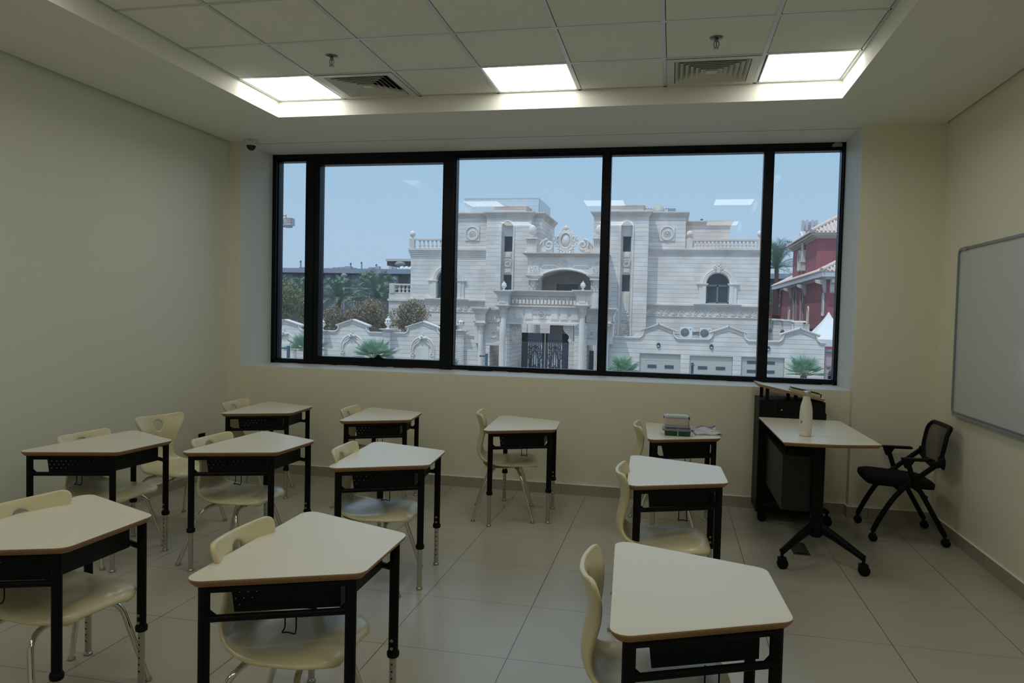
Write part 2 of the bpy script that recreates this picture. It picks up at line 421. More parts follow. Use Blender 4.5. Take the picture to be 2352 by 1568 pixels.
# bulkhead ring
b = MB()
b.box(XL+0.026, RX0, YB, YC, ZS, TOP); b.box(RX1, XR-0.016, YB, YC, ZS, TOP)      # a shadow gap is left along both side walls
b.box(XL, RX0, YC, 0.60, ZS, TOP); b.box(RX1, XR, YC, 0.60, ZS, TOP); b.box(XL, XL+0.026, YB, YC, ZS+0.05, TOP); b.box(XR-0.016, XR, YB, YC, ZS+0.05, TOP)
b.box(RX0, RX1, RY1, 0.60, ZS, TOP); b.box(RX0, RX1, YB, RY0, ZS, TOP)
ceil = S(b.build('ceiling', M['ceil']))
b = MB(); b.box(WL, WR, -0.0025, 0.0025, ZS-0.0012, ZS); S(b.build('trim_1', M['orange_joint']))
# tile field: boards, T bars and the dark void above
xs = [RX0] + [0.6*i for i in range(6)] + [RX1]
ys = [RY1, RY1-0.5832] + [RY1-0.5832-0.6*i for i in range(1, 11)]
ys[-1] = RY0
VENTS = [(1, 0), (5, 0)]; LIGHTS = [(0, 0), (3, 0), (6, 0), (0, 4), (3, 4), (6, 4), (0, 8), (3, 8), (6, 8)]
b = MB()
for i in range(7):
    for j in range(11):
        if (i, j) in VENTS or (i, j) in LIGHTS: continue
        g = 0.016
        b.box(xs[i]+(g if i else 0.024), xs[i+1]-(g-0.004 if i < 6 else 0.024), ys[j+1]+(g if j < 10 else 0.02), ys[j]-(g-0.004 if j else 0.022), ZC+0.003, ZC+0.018)
o_ = b.build('tiles', M['tile'], ceil)
b = MB()
for x in xs[1:-1]: b.box(x-0.012, x+0.012, RY0, RY1, ZC, ZC+0.012)
for y in ys[1:-1]:
    for i in range(7): b.box(xs[i]+0.0121, xs[i+1]-0.0121, y-0.012, y+0.012, ZC, ZC+0.012)
b.box(RX0, RX0+0.02, RY0, RY1, ZC, ZC+0.012); b.box(RX1-0.02, RX1, RY0, RY1, ZC, ZC+0.012)
b.box(RX0+0.02, RX1-0.02, RY1-0.02, RY1, ZC, ZC+0.012); b.box(RX0+0.02, RX1-0.02, RY0, RY0+0.02, ZC, ZC+0.012)
b.build('grid', M['tbar'], ceil)
b = MB(); b.box(RX0, RX1, RY0, RY1, TOP-0.25, TOP); b.build('slab', M['dark'], ceil)

# light panels
LN = {(0, 0): 'square lit ceiling panel in the left far corner of the recess', (3, 0): 'square lit ceiling panel in the middle of the far edge of the recess',
      (6, 0): 'square lit ceiling panel in the right far corner of the recess'}
for (i, j) in LIGHTS:
    x0, x1, y0, y1 = xs[i]+0.022, xs[i+1]-0.022, ys[j+1]+0.022, ys[j]-0.022
    if i == 3: x0, x1 = xs[i]+0.013, xs[i+1]-0.013
    lb = LN.get((i, j), 'square lit ceiling panel behind the camera, seen only mirrored in the window')
    t = thing('ceiling_light', lb, 'ceiling light', ((x0+x1)/2, (y0+y1)/2, ZC), group='square ceiling light panels')
    b = MB(); b.box(x0, x1, y0, y1, ZC+0.004, ZC+0.03); b.build('housing', M['alu_white'], t)
    b = MB(); e_ = 0.008; b.quad((x0+e_, y0+e_, ZC+0.003), (x0+e_, y1-e_, ZC+0.003), (x1-e_, y1-e_, ZC+0.003), (x1-e_, y0+e_, ZC+0.003))
    b.build('diffuser', M['panel'], t)
# air diffusers: nested square louvres
for (i, j), lb in zip(VENTS, ('square white louvred air diffuser beside the left ceiling light', 'square white louvred air diffuser beside the right ceiling light')):
    x0, x1, y0, y1 = xs[i]+0.014, xs[i+1]-0.014, ys[j+1]+0.014, ys[j]-0.014
    cx_, cy_ = (x0+x1)/2, (y0+y1)/2
    t = thing('air_diffuser', lb, 'air vent', (cx_, cy_, ZC), group='air diffusers in the tile ceiling')
    hx, hy = (x1-x0)/2, (y1-y0)/2
    def ring(b, a0, c0, z0, a1, c1, z1, mi=0, th=0.003):
        """a mitred square louvre from the outer square (a0,c0,z0) to the inner square (a1,c1,z1)"""
        for q in range(4):
            s1 = [(-1, -1), (1, -1), (1, 1), (-1, 1)]; p, r_ = s1[q], s1[(q+1) % 4]
            A = (cx_+p[0]*a0, cy_+p[1]*c0, z0); B = (cx_+r_[0]*a0, cy_+r_[1]*c0, z0)
            C = (cx_+r_[0]*a1, cy_+r_[1]*c1, z1); D = (cx_+p[0]*a1, cy_+p[1]*c1, z1)
            b.add([A, B, C, D, (A[0], A[1], A[2]+th), (B[0], B[1], B[2]+th), (C[0], C[1], C[2]+th), (D[0], D[1], D[2]+th)],
                  [(3, 2, 1, 0), (4, 5, 6, 7), (0, 1, 5, 4), (2, 3, 7, 6)], mi)
    b = MB(); ring(b, hx, hy, ZC-0.004, hx-0.05, hy-0.05, ZC-0.002); b.build('frame', M['alu_white'], t)
    b = MB()
    for k in range(7):
        a = hx-0.055-k*0.033; c_ = hy-0.052-k*0.033
        if k < 6: ring(b, a, c_, ZC-0.004, a-0.036, c_-0.036, ZC+0.026)
        else: b.box(cx_-a, cx_+a, cy_-c_, cy_+c_, ZC-0.004, ZC)
    b.build('louvre', M['alu_white'], t)
    b = MB(); b.box(x0+0.02, x1-0.02, y0+0.02, y1-0.02, ZC+0.05, ZC+0.06)
    for a, c_ in ((x0+0.03, 0), (x1-0.034, 0)): b.box(a, a+0.004, y0+0.03, y1-0.03, ZC+0.0, ZC+0.05)
    for a in (y0+0.03, y1-0.034): b.box(x0+0.034, x1-0.034, a, a+0.004, ZC+0.0, ZC+0.05)
    b.build('plenum', M['dark'], t)
# sprinklers
for x, y, lb in ((0.322, -1.774, 'chrome sprinkler head in the ceiling tile next to the left air diffuser'), (2.699, -1.748, 'chrome sprinkler head in the ceiling tile next to the right air diffuser')):
    t = thing('sprinkler', lb, 'sprinkler', (x, y, ZC+0.003), group='ceiling sprinkler heads'); z = ZC+0.003
    b = MB(); b.lathe([(0.012, z-0.012), (0.036, z-0.006), (0.040, z-0.002), (0.040, z)], (x, y, 0), 24); b.build('escutcheon', M['darkchrome'], t)
    b = MB(); b.lathe([(0.009, z-0.028), (0.011, z-0.02), (0.011, z-0.01)], (x, y, 0), 12)
    for sg in (-1, 1): b.tube(bez([(x+sg*0.009, y, z-0.022), (x+sg*0.020, y, z-0.034), (x+sg*0.015, y, z-0.055), (x, y, z-0.06)], 8), 0.0025, 6)
    b.lathe([(0.016, z-0.066), (0.017, z-0.063), (0.004, z-0.060)], (x, y, 0), 12); b.build('frame', M['darkchrome'], t)
    b = MB(); b.lathe([(0.0005, z-0.056), (0.003, z-0.05), (0.003, z-0.03), (0.0005, z-0.026)], (x, y, 0), 8)
    b.build('glass_bulb', mat('red_bulb', (0.35, 0.03, 0.02), 0.2), t)
# security camera
cx_, cy_ = -1.225, -0.155
t = thing('dome_camera', 'white security camera with a black dome, on the soffit by the left column', 'security camera', (cx_, cy_, ZS))
b = MB(); b.lathe([(0.045, ZS-0.052), (0.057, ZS-0.047), (0.059, ZS-0.04), (0.060, ZS-0.004), (0.060, ZS)], (cx_, cy_, 0), 28)
b.build('housing', M['alu_white'], t)
b = MB(); b.lathe([(0.001, ZS-0.094), (0.017, ZS-0.091), (0.031, ZS-0.080), (0.039, ZS-0.065), (0.041, ZS-0.0515)], (cx_, cy_, 0), 24)
b.build('dome', mat('smoked_dome', (0.006, 0.007, 0.009), 0.08), t)
b = MB(); b.box(cx_+0.015, cx_+0.035, cy_-0.061, cy_-0.054, ZS-0.022, ZS-0.014); b.build('badge', M['grey_plastic'], t)
# socket on the left wall
t = thing('wall_socket', 'small black socket plate low on the left wall near the corner', 'socket', (XL, -0.468, 0.36))
b = MB(); b.box(XL, XL+0.010, -0.512, -0.424, 0.325, 0.411); b.build('plate', M['blackplastic'], t, bevel=0.002)
b = MB(); b.box(XL+0.010, XL+0.013, -0.490, -0.446, 0.347, 0.389); b.build('insert', M['blackmat'], t)
# floor outlet
t = thing('floor_outlet', 'grey rectangular floor outlet cover under the wheeled table', 'floor outlet', (3.37, -1.035, 0))
b = MB(); b.box(3.318, 3.424, -1.172, -0.896, 0, 0.004); b.build('cover', mat('outlet_cover', (0.10, 0.10, 0.095), 0.35, metal=0.4), t, bevel=0.001)
b = MB(); b.box(3.335, 3.407, -1.16, -1.14, 0.004, 0.005); b.build('cable_flap', M['blackmat'], t)

# ------------------------------------------------------------------ the window
FR = M['frame']
YG = 0.535                        # glass
win = MB()
zt0, zt1 = 2.972, ZS
win.box(WL, WR, YF, 0.585, zt0, zt1)                      # head
win.box(WL, WR, YF, 0.585, ZB, ZB+0.036)                  # sill member
win.box(WL, WL+0.045, YF, 0.585, ZB, ZS)                  # jambs
win.box(WR-0.020, WR, YF, 0.585, ZB, ZS)
for x0, x1 in ((-1.014, -0.925), (0.430, 0.485), (1.855, 1.918), (3.236, 3.302)): win.box(x0, x1, YF, 0.585, ZB+0.036, zt0)
# slimmer glazing beads behind the members
for x0, x1, in ((WL+0.045, -1.014), (0.485, 1.855), (1.918, 3.236), (3.302, WR-0.020)):
    win.box(x0, x1, YF+0.03, 0.585, zt0-0.022, zt0); win.box(x0, x1, YF+0.03, 0.585, ZB+0.036, ZB+0.046)
    win.box(x0, x0+0.010, YF+0.03, 0.585, ZB+0.046, zt0-0.022); win.box(x1-0.008, x1, YF+0.03, 0.585, ZB+0.046, zt0-0.022)
window = S(win.build('window_1', FR, bevel=0.0015, seg=1))
sa = MB()
sx0, sx1, sz0, sz1 = -0.925, 0.430, ZB+0.036, zt0
sa.box(sx0, sx0+0.055, YF+0.010, 0.58, sz0, sz1); sa.box(sx1-0.060, sx1, YF+0.010, 0.58, sz0, sz1)
sa.box(sx0+0.055, sx1-0.060, YF+0.010, 0.58, sz1-0.062, sz1); sa.box(sx0+0.055, sx1-0.060, YF+0.010, 0.58, sz0, sz0+0.048)
sash = sa.build('window_sash', FR, window, bevel=0.002, seg=1)
b = MB(); b.prism([(-0.10, 1.053), (-0.10, 1.070), (-0.045, 1.073), (-0.026, 1.090), (-0.018, 1.100), (0.0, 1.100), (0.008, 1.090), (0.025, 1.073), (0.040, 1.070), (0.040, 1.053)][::-1], YF-0.012, YF+0.02, 'y')
for v in range(len(b.v)): b.v[v] = (b.v[v][0]-0.225, b.v[v][1], b.v[v][2]-0.006)
b.build('latch', M['blackplastic'], sash)
b = MB()
for x0, x1, z0, z1, n in ((WL+0.040, -1.010, ZB+0.03, zt0+0.005, window), (0.48, 1.86, ZB+0.03, zt0+0.005, window), (1.915, 3.24, ZB+0.03, zt0+0.005, window), (3.30, WR-0.015, ZB+0.03, zt0+0.005, window), (sx0+0.05, sx1-0.055, sz0+0.04, sz1-0.055, sash)):
    b = MB(); b.box(x0, x1, YG, YG+0.006, z0, z1); b.build('pane', M['glass'], n)
b = MB(); b.prism([(3.764, 2.974), (3.840, 2.974), (3.842, 3.000), (3.822, 3.008), (3.786, 3.009), (3.764, 2.992)], YF-0.003, YF, 'y'); b.build('tape_patch', mat('grey_tape', (0.30, 0.31, 0.30), 0.5), window)
# ragged caulk line between the frame and the painted sill
rr = random.Random(3); b = MB(); x = WL
while x < WR-0.02:
    x1 = min(WR, x+rr.uniform(0.04, 0.16)); h = rr.uniform(0.002, 0.008)
    b.box(x, x1, YF-rr.uniform(0.002, 0.005), YF, ZB, ZB+h); x = x1
b.build('caulk', M['seal'], window)

# ------------------------------------------------------------------ whiteboard on the right wall
y0, y1, z0, z1 = -0.468, -3.35, 0.893, 2.047
t = thing('whiteboard', 'large wall whiteboard with rounded aluminium frame on the right wall', 'whiteboard', (XR, (y0+y1)/2, z0))
b = MB(); P = rrect(y1, y0, z0, z1, 0.045, 6); Q = inset(P, 0.017); n = len(P)
X0, X1 = XR, XR-0.022
vs = [(X0, p[0], p[1]) for p in P]+[(X1, p[0], p[1]) for p in P]+[(X1, p[0], p[1]) for p in Q]+[(X0-0.010, p[0], p[1]) for p in Q]
fs = []
for r_ in range(3): fs += [(r_*n+i, r_*n+(i+1) % n, (r_+1)*n+(i+1) % n, (r_+1)*n+i) for i in range(n)]
b.add(vs, fs); b.build('frame', mat('anodised_aluminium', (0.26, 0.29, 0.31), 0.35, metal=0.2), t)
b = MB(); b.prism(Q, XR-0.011, XR-0.006, 'x'); b.build('writing_surface', mat('whiteboard_enamel', (0.60, 0.63, 0.63), 0.13, spec=0.5), t)
b = MB(); b.box(XR-0.036, XR-0.004, y0-0.06, y1+0.06, z0-0.010, z0-0.002); b.box(XR-0.036, XR-0.033, y0-0.06, y1+0.06, z0-0.002, z0+0.010)
b.build('pen_tray', mat('tray_aluminium', (0.30, 0.33, 0.35), 0.35, metal=0.2), t)
b = MB(); b.box(XR-0.026, XR-0.006, y0-0.16, y0-0.10, z1-0.022, z1+0.002); b.build('clip', M['grey_plastic'], t)
# ================================================================== DESKS
HL, HS, HD, ZT = 0.433, 0.2175, 0.253, 0.690     # half long edge, half short edge, half depth, height of the top
def make_desk():
    t = thing('student_desk', 'x', 'desk', (0, 0, 0))
    P = rpoly([(-HD, -HL), (HD, -HS), (HD, HS), (-HD, HL)], [0.045, 0.05, 0.05, 0.045], 7)
    rows = [(0.0, ZT-0.0015), (0.0, ZT-0.007), (0.004, ZT-0.014), (0.016, ZT-0.026)]
    b = MB(); n = len(P); rings = [inset(P, 0.0015)]+[inset(P, d) if d else P for d, z in rows]; zs = [ZT]+[z for d, z in rows]
    b.add([(x, y, ZT) for x, y in rings[0]], [tuple(range(n))], 0)
    vs = [(x, y, z) for rg, z in zip(rings, zs) for x, y in rg]
    for r_ in range(len(rings)-1):
        fs = [(r_*n+i, r_*n+n+i, r_*n+n+(i+1) % n, r_*n+(i+1) % n) for i in range(n)]
        b.add(vs, fs, 0 if r_ == 0 else 1, True)
    b.add([(x, y, zs[-1]) for x, y in rings[-1]], [tuple(reversed(range(n)))], 1)
    b.build('desktop', [M['lam'], M['ply']], t, True)
    zu = ZT-0.026
    legs = [(-0.200, -0.376), (0.207, -0.206), (0.207, 0.206), (-0.200, 0.376)]
    for x, y in legs:
        b = MB(); b.tube([(x, y, zu), (x, y, 0.236)], 0.0185, 16, rb=0.0165); lg = b.build('leg', M['black'], t, True)
        b = MB(); b.lathe([(0.019, 0.224), (0.0225, 0.227), (0.0235, 0.236), (0.0235, 0.244), (0.0195, 0.250)], (x, y, 0), 18); b.build('collar', M['blackplastic'], lg, True)
        b = MB(); b.tube([(x, y, 0.236), (x, y, 0.012)], 0.0135, 14)
        sg = 1 if x > 0 else -1
        dirn = Vector((-0.35, -0.94, 0)) if y > 0 else Vector((-0.3*1, 0.95, 0))
        # pin holes face inwards; bolts on the black tube above them
        d = Vector((0, -1, 0)) if y > 0 else Vector((0, 1, 0))
        rot = d.to_track_quat('X', 'Z').to_matrix()
        for k in range(6):
            c_ = Vector((x, y, 0.20-k*0.027))+d*0.0132; b.obox(c_, 0.0016, 0.006, 0.006, rot, 1)
        b.build('inner_tube', [M['steel'], M['hole']], lg, True)
        for k in range(2):
            c_ = Vector((x, y, 0.262+k*0.030))+d*0.0165
            b = MB(); b.tube([c_, c_+d*0.004], 0.006, 10); b.build('bolt', M['bolt'], lg, True)
        b = MB(); b.lathe([(0.013, 0.0), (0.018, 0.001), (0.0185, 0.005), (0.0165, 0.010), (0.0135, 0.013)], (x, y, 0), 16); b.build('glide', M['glide'], lg, True)
    for sg in (-1, 1):
        a, c_ = Vector((-0.200, sg*0.376, 0.560)), Vector((0.207, sg*0.206, 0.560)); d = (c_-a).normalized()
        b = MB(); b.tube([a+d*0.014, c_-d*0.014], 0.0115, 12, caps=False)
        for q, s2 in ((a, 1), (c_, -1)):   # small weld gussets
            b.prism([(0, 0), (0.022, 0), (0, 0.02)], -0.003, 0.003, 'y')
            k = len(b.v)-0
            # move the gusset just added (24 verts) into place
            cnt = 3+3+6
            for ii in range(k-cnt, k):
                vx, vy, vz = b.v[ii]; p = q + d*s2*(0.016+vx) + Vector((-d.y, d.x, 0))*vy + Vector((0, 0, vz+0.009)); b.v[ii] = tuple(p)
        b.build('stretcher', M['black'], t, True)
        a, c_ = Vector((-0.200, sg*0.376, zu-0.012)), Vector((0.207, sg*0.206, zu-0.012))
        b = MB(); b.tube([a, c_], 0.012, 10, caps=False); b.build('top_rail', M['black'], t, True)
    b = MB(); b.tube([(-0.200, -0.376, zu-0.012), (-0.200, 0.376, zu-0.012)], 0.012, 10, caps=False); b.build('top_rail', M['black'], t, True)
    # perforated book box: open towards the seat, trapezoid in plan
    z0, z1 = 0.562, zu
    def yb(x): return 0.312-(x+0.145)*0.40
    b = MB(); xa, xb = -0.150, 0.165; th = 0.0012
    for sg in (-1, 1):
        b = MB(); A0, A1 = (xa, sg*yb(xa), z1), (xa+0.012, sg*yb(xa+0.012), z0); B0, B1 = (xb, sg*yb(xb), z1), (xb, sg*yb(xb), z0)
        f = [(0, 1, 2, 3)] if sg < 0 else [(3, 2, 1, 0)]
        b.add([A1, B1, B0, A0], f)
        b.add([(p[0], p[1]-sg*th, p[2]) for p in (A1, B1, B0, A0)], [tuple(reversed(f[0]))])
        b.build('book_box_side', M['perf'], t, True)
    b = MB()
    b.quad((xb, -yb(xb), z0), (xb, yb(xb), z0), (xb, yb(xb), z1), (xb, -yb(xb), z1))
    b.quad((xb-th, yb(xb), z0), (xb-th, -yb(xb), z0), (xb-th, -yb(xb), z1), (xb-th, yb(xb), z1))
    x_ = xa+0.012
    b.quad((x_, -yb(x_), z0), (x_, yb(x_), z0), (xb, yb(xb), z0), (xb, -yb(xb), z0))
    b.quad((x_, -yb(x_), z0+th), (xb, -yb(xb), z0+th), (xb, yb(xb), z0+th), (x_, yb(x_), z0+th))
    b.build('book_box', mat('black_sheet_steel', (0.007, 0.008, 0.009), 0.5, spec=0.3), t, True)
    # wire bag hook under the near side
    b = MB(); hy = -0.262; hx = 0.03
    b.tube(fillet([(hx-0.02, hy, z0), (hx-0.02, hy, 0.508), (hx-0.024, hy-0.014, 0.496), (hx-0.010, hy-0.018, 0.502), (hx+0.006, hy-0.018, 0.502), (hx+0.022, hy-0.014, 0.496), (hx+0.018, hy, 0.508), (hx+0.018, hy, z0)], 0.006, 3), 0.0024, 8)
    b.build('bag_hook', M['black'], t, True)
    return t

# ================================================================== CHAIRS
def make_chair():
    t = thing('school_chair', 'x', 'chair', (0, 0, 0))
    # side profile of the moulded shell (x forward, z up), its half width, and how far the rim rises / wraps forward
    K = [(0.240, 0.390, 0.125, -0.004), (0.229, 0.408, 0.172, -0.006), (0.198, 0.421, 0.203, -0.010), (0.152, 0.423, 0.226, -0.010), (0.095, 0.414, 0.233, 0.000), (0.025, 0.402, 0.232, 0.010),
         (-0.045, 0.394, 0.226, 0.018), (-0.110, 0.393, 0.208, 0.024), (-0.160, 0.404, 0.180, 0.026), (-0.196, 0.430, 0.152, 0.026), (-0.214, 0.468, 0.135, 0.026),
         (-0.217, 0.510, 0.126, 0.026), (-0.210, 0.552, 0.124, 0.027), (-0.202, 0.590, 0.130, 0.030), (-0.198, 0.624, 0.145, 0.034), (-0.199, 0.654, 0.162, 0.038), (-0.203, 0.682, 0.186, 0.044),
         (-0.210, 0.708, 0.204, 0.047), (-0.218, 0.732, 0.212, 0.048), (-0.225, 0.752, 0.207, 0.048), (-0.230, 0.767, 0.182, 0.040)]
    NT = 12; m = len(K); V = []; 
    for i, (x, z, hw, lift) in enumerate(K):
        a = K[max(0, i-1)]; c_ = K[min(m-1, i+1)]; tx, tz = c_[0]-a[0], c_[1]-a[1]; ln = math.hypot(tx, tz)
        nx, nz = -tz/ln*-1, tx/ln*-1      # points up on the seat and forward on the back
        for j in range(NT+1):
            s_ = -1+2*j/NT; y = hw*s_*(1-0.04*s_*s_)
            up = lift*(abs(s_)**2.2)
            if i < 7: up -= 0.016*max(0, abs(s_)-0.8)/0.2     # the seat rim rolls down
            V.append(Vector((x+nx*up, y, z+nz*up)))
    # round hole in the back: rows 15..19, columns 4..8
    hc = (V[17*(NT+1)+6]); F = []; hr = 0.037; r0, r1, c0, c1 = 15, 18, 5, 7
    for i in range(m-1):
        for j in range(NT):
            if r0 <= i < r1+0 and c0 <= j < c1: continue
            F.append((i*(NT+1)+j, i*(NT+1)+j+1, (i+1)*(NT+1)+j+1, (i+1)*(NT+1)+j))
    zc = (K[r0][1]+K[r1][1])/2+0.002
    for i in range(r0, r1+1):
        for j in range(c0, c1+1):
            k = i*(NT+1)+j
            if r0 < i < r1 and c0 < j < c1: continue
            p = V[k]; dy, dz = p.y/0.031, (p.z-zc)/0.029
            a = math.atan2(dz, dy); yy, zz = hr*math.cos(a), zc+hr*math.sin(a)
            # follow the profile depth at the new height
            for q in range(r0-1, r1+1):
                if K[q][1] <= zz <= K[q+1][1]:
                    tt = (zz-K[q][1])/(K[q+1][1]-K[q][1]); xx = K[q][0]+(K[q+1][0]-K[q][0])*tt; break
            V[k] = Vector((xx+0.003, yy, zz))
    used = sorted({i for f in F for i in f}); ix = {o2: n2 for n2, o2 in enumerate(used)}
    b = MB(); b.add([V[i] for i in used], [tuple(reversed([ix[i] for i in f])) for f in F], 0, True)
    sh = b.build('shell', M['shell'], t, True)
    so = sh.modifiers.new('thickness', 'SOLIDIFY'); so.thickness = 0.020; so.offset = -1
    ss = sh.modifiers.new('smooth', 'SUBSURF'); ss.levels = 2; ss.render_levels = 2
    # moulded belly under the seat
    b = MB(); rows = []
    for x, z, hw in ((-0.165, 0.384, 0.05), (-0.145, 0.366, 0.10), (-0.09, 0.356, 0.13), (0.0, 0.356, 0.135), (0.09, 0.366, 0.13), (0.15, 0.384, 0.10), (0.175, 0.398, 0.05)):
        rows.append([(x, hw*math.cos(a), z+0.022*(1-math.sin(a))) for a in [PI*k/8 for k in range(9)]])
    vs = [p for r_ in rows for p in r_]; fs = [(i*9+j, i*9+9+j, i*9+10+j, i*9+1+j) for i in range(6) for j in range(8)]
    b.add(vs, fs, 0, True); b.add([(p[0], p[1], p[2]+0.012) for p in vs], [tuple(reversed(f)) for f in fs], 0, True)
    b.build('seat_pan', M['shell'], t, True)
    b = MB(); b.box(-0.115, 0.135, -0.012, 0.012, 0.350, 0.362); b.box(-0.1, -0.07, -0.1, 0.1, 0.350, 0.360); b.box(0.08, 0.11, -0.1, 0.1, 0.352, 0.362)
    b.build('mounting_bracket', M['chrome'], t, True)
    for sx in (1, -1):
        for sy in (1, -1):
            xt, xf = (0.085, 0.214) if sx > 0 else (-0.075, -0.222)
            path = [(xt-0.0*sx, sy*0.03, 0.352), (xt+0.030*sx, sy*0.185, 0.352), (xf, sy*0.240, 0.010)]
            b = MB(); b.tube(fillet(path, 0.11, 10), 0.0115, 14); lg = b.build('leg', M['chrome'], t, True)
            b = MB(); b.lathe([(0.012, 0.0), (0.016, 0.001), (0.0165, 0.006), (0.014, 0.012), (0.0125, 0.016)], (xf, sy*0.240, 0), 14); b.build('glide', M['glide'], lg, True)
    return t

desk0 = make_desk(); chair0 = make_chair(); first = [True, True]
def put(proto, k, x, y, rz, label, group):   # places the first one itself, then copies it
    if first[k]:
        first[k] = False; proto.location = (x, y, 0); proto.rotation_euler = (0, 0, rz); proto['label'] = label; proto['group'] = group; return proto
    return dup(proto, (x, y, 0), rz, label, group)
DESKS = [
 ('front', 1.312, -3.861, 0.023, 'cream trapezoid desk nearest the camera in the middle of the photo, whole top in view'),
 ('right', 2.593, -3.901, 0.055, 'cream trapezoid desk nearest the camera on the right, front row'),
 ('mid', 1.436, -0.724, 0.073, 'cream trapezoid desk standing alone under the middle of the window, back row'),
 ('r2', 2.545, -2.150, 0.030, 'cream trapezoid desk in the right row, directly in front of the lunch box desk'),
 ('m2', 0.966, -2.218, 0.088, 'cream trapezoid desk in the middle row, just behind the nearest centre desk'),
 ('l2', 0.058, -2.123, -0.047, 'cream trapezoid desk in the middle row, second from the left wall'),
 ('bl', -0.700, -0.636, 0.074, 'cream trapezoid desk in the back left corner of the room'),
 ('l3', -0.757, -2.398, -0.082, 'cream trapezoid desk against the left wall, in front of the free-standing chair'),
 ('bm', 0.290, -0.657, 0.114, 'cream trapezoid desk in the back row, second from the left corner'),
 ('fl', 0.261, -3.898, -0.020, 'cream trapezoid desk cut off by the left edge of the photo'),
 ('br', 2.593, -0.702, 0.049, 'cream trapezoid desk carrying the lunch boxes and the magazine')]
for n_, x, y, a, lb in DESKS: put(desk0, 0, x, y, a, lb, 'trapezoid student desks')
CH = [
 (1.294, -0.752, 0.199, 'cream plastic chair at the lone back row desk under the middle of the window'),
 (1.240, -3.935, 0.020, 'cream plastic chair tucked under the nearest middle desk'),
 (2.462, -3.916, 0.070, 'cream plastic chair tucked under the nearest right desk'),
 (2.464, -2.418, 0.043, 'cream plastic chair under the right row desk in front of the lunch boxes'),
 (2.472, -0.788, 0.070, 'cream plastic chair behind the desk with the lunch boxes'),
 (0.885, -2.321, 0.085, 'cream plastic chair under the middle row desk behind the nearest centre desk'),
 (0.205, -0.737, 0.060, 'cream plastic chair at the second desk from the left corner, back row'),
 (-0.828, -0.704, 0.015, 'cream plastic chair at the desk in the back left corner'),
 (-0.058, -2.190, -0.045, 'cream plastic chair under the middle row desk second from the left wall'),
 (-0.840, -2.345, -0.085, 'cream plastic chair under the desk by the left wall'),
 (0.215, -3.850, -0.170, 'cream plastic chair cut off by the left edge of the photo'),
 (-0.838, -1.695, -0.284, 'free-standing cream plastic chair by the left wall, its round back hole in full view'),
]
for i_, (x, y, a, lb) in enumerate(CH):
    c_ = put(chair0, 1, x, y, a, lb, 'cream plastic school chairs'); c_.scale = (1, 1, 1.0 if i_ == 0 else 0.94 if i_ in (8, 9) else 0.965)
# ================================================================== LECTERN
def caster(x, y, r=0.025, parent=None, z=0.0, mats=None, twin=True):
    b = MB()
    for s_ in ((-1, 1) if twin else (0,)):
        b.lathe([(r*0.6, s_*0.011-0.008), (r*0.97, s_*0.011-0.007), (r, s_*0.011), (r*0.97, s_*0.011+0.007), (r*0.6, s_*0.011+0.008)], (x, y, z+r), 18, axis='y')
    b.lathe([(0.010, z+r*1.2), (0.010, z+2*r+0.012)], (x-0.006, y, 0), 10)
    b.obox((x-0.004, y, z+r*1.75), r*1.5, 0.040, r*0.7, Matrix.Identity(3))
    return b.build('caster', M['blackplastic'], parent)
lx0, lx1, ly0, ly1 = 3.163, 3.632, -0.356, -0.030
t = thing('lectern', 'tall black wheeled lectern cabinet with a slanted cream top by the window', 'lectern', ((lx0+lx1)/2, (ly0+ly1)/2, 0))
b = MB(); b.box(lx0, lx0+0.018, ly0, ly1, 0.062, 0.914); b.box(lx1-0.018, lx1, ly0, ly1, 0.062, 0.914); b.box(lx0+0.018, lx1-0.018, ly1-0.018, ly1, 0.062, 0.896)
b.box(lx0+0.018, lx1-0.018, ly0+0.004, ly1-0.018, 0.062, 0.080); b.box(lx0+0.018, lx1-0.018, ly0+0.006, ly1, 0.896, 0.914)
b.box(lx0+0.018, lx1-0.018, ly0+0.004, ly1-0.018, 0.770, 0.786)
b.build('cabinet', M['blackmat'], t, bevel=0.0015)
b = MB(); b.box(lx0+0.001, lx0+0.133, ly0-0.016, ly0-0.001, 0.786, 0.908); b.build('side_front', M['blackmat'], t, bevel=0.001)
b = MB(); b.box(lx0+0.136, lx1-0.001, ly0-0.016, ly0-0.001, 0.786, 0.908); dr = b.build('drawer', M['blackmat'], t, bevel=0.001)
b = MB(); b.lathe([(0.0045, ly0-0.0185), (0.0045, ly0-0.016)], (lx0+0.160, 0, 0.846), 14, axis='y')
for i in range(len(b.v)): pass
b.v = [(v[0], v[1], v[2]) for v in b.v]; b.build('lock', M['chrome'], dr)
b = MB(); b.box(lx0+0.001, lx1-0.001, ly0-0.016, ly0-0.001, 0.066, 0.768); b.build('door', M['blackmat'], t, bevel=0.001)
b = MB(); b.box(lx1, lx1+0.012, ly0+0.01, ly1-0.02, 0.33, 0.830); b.build('side_rack', M['blackmat'], t)
for x in (lx0+0.045, lx1-0.045):
    for y in (ly0+0.03, ly1-0.045): caster(x, y, 0.022, t)
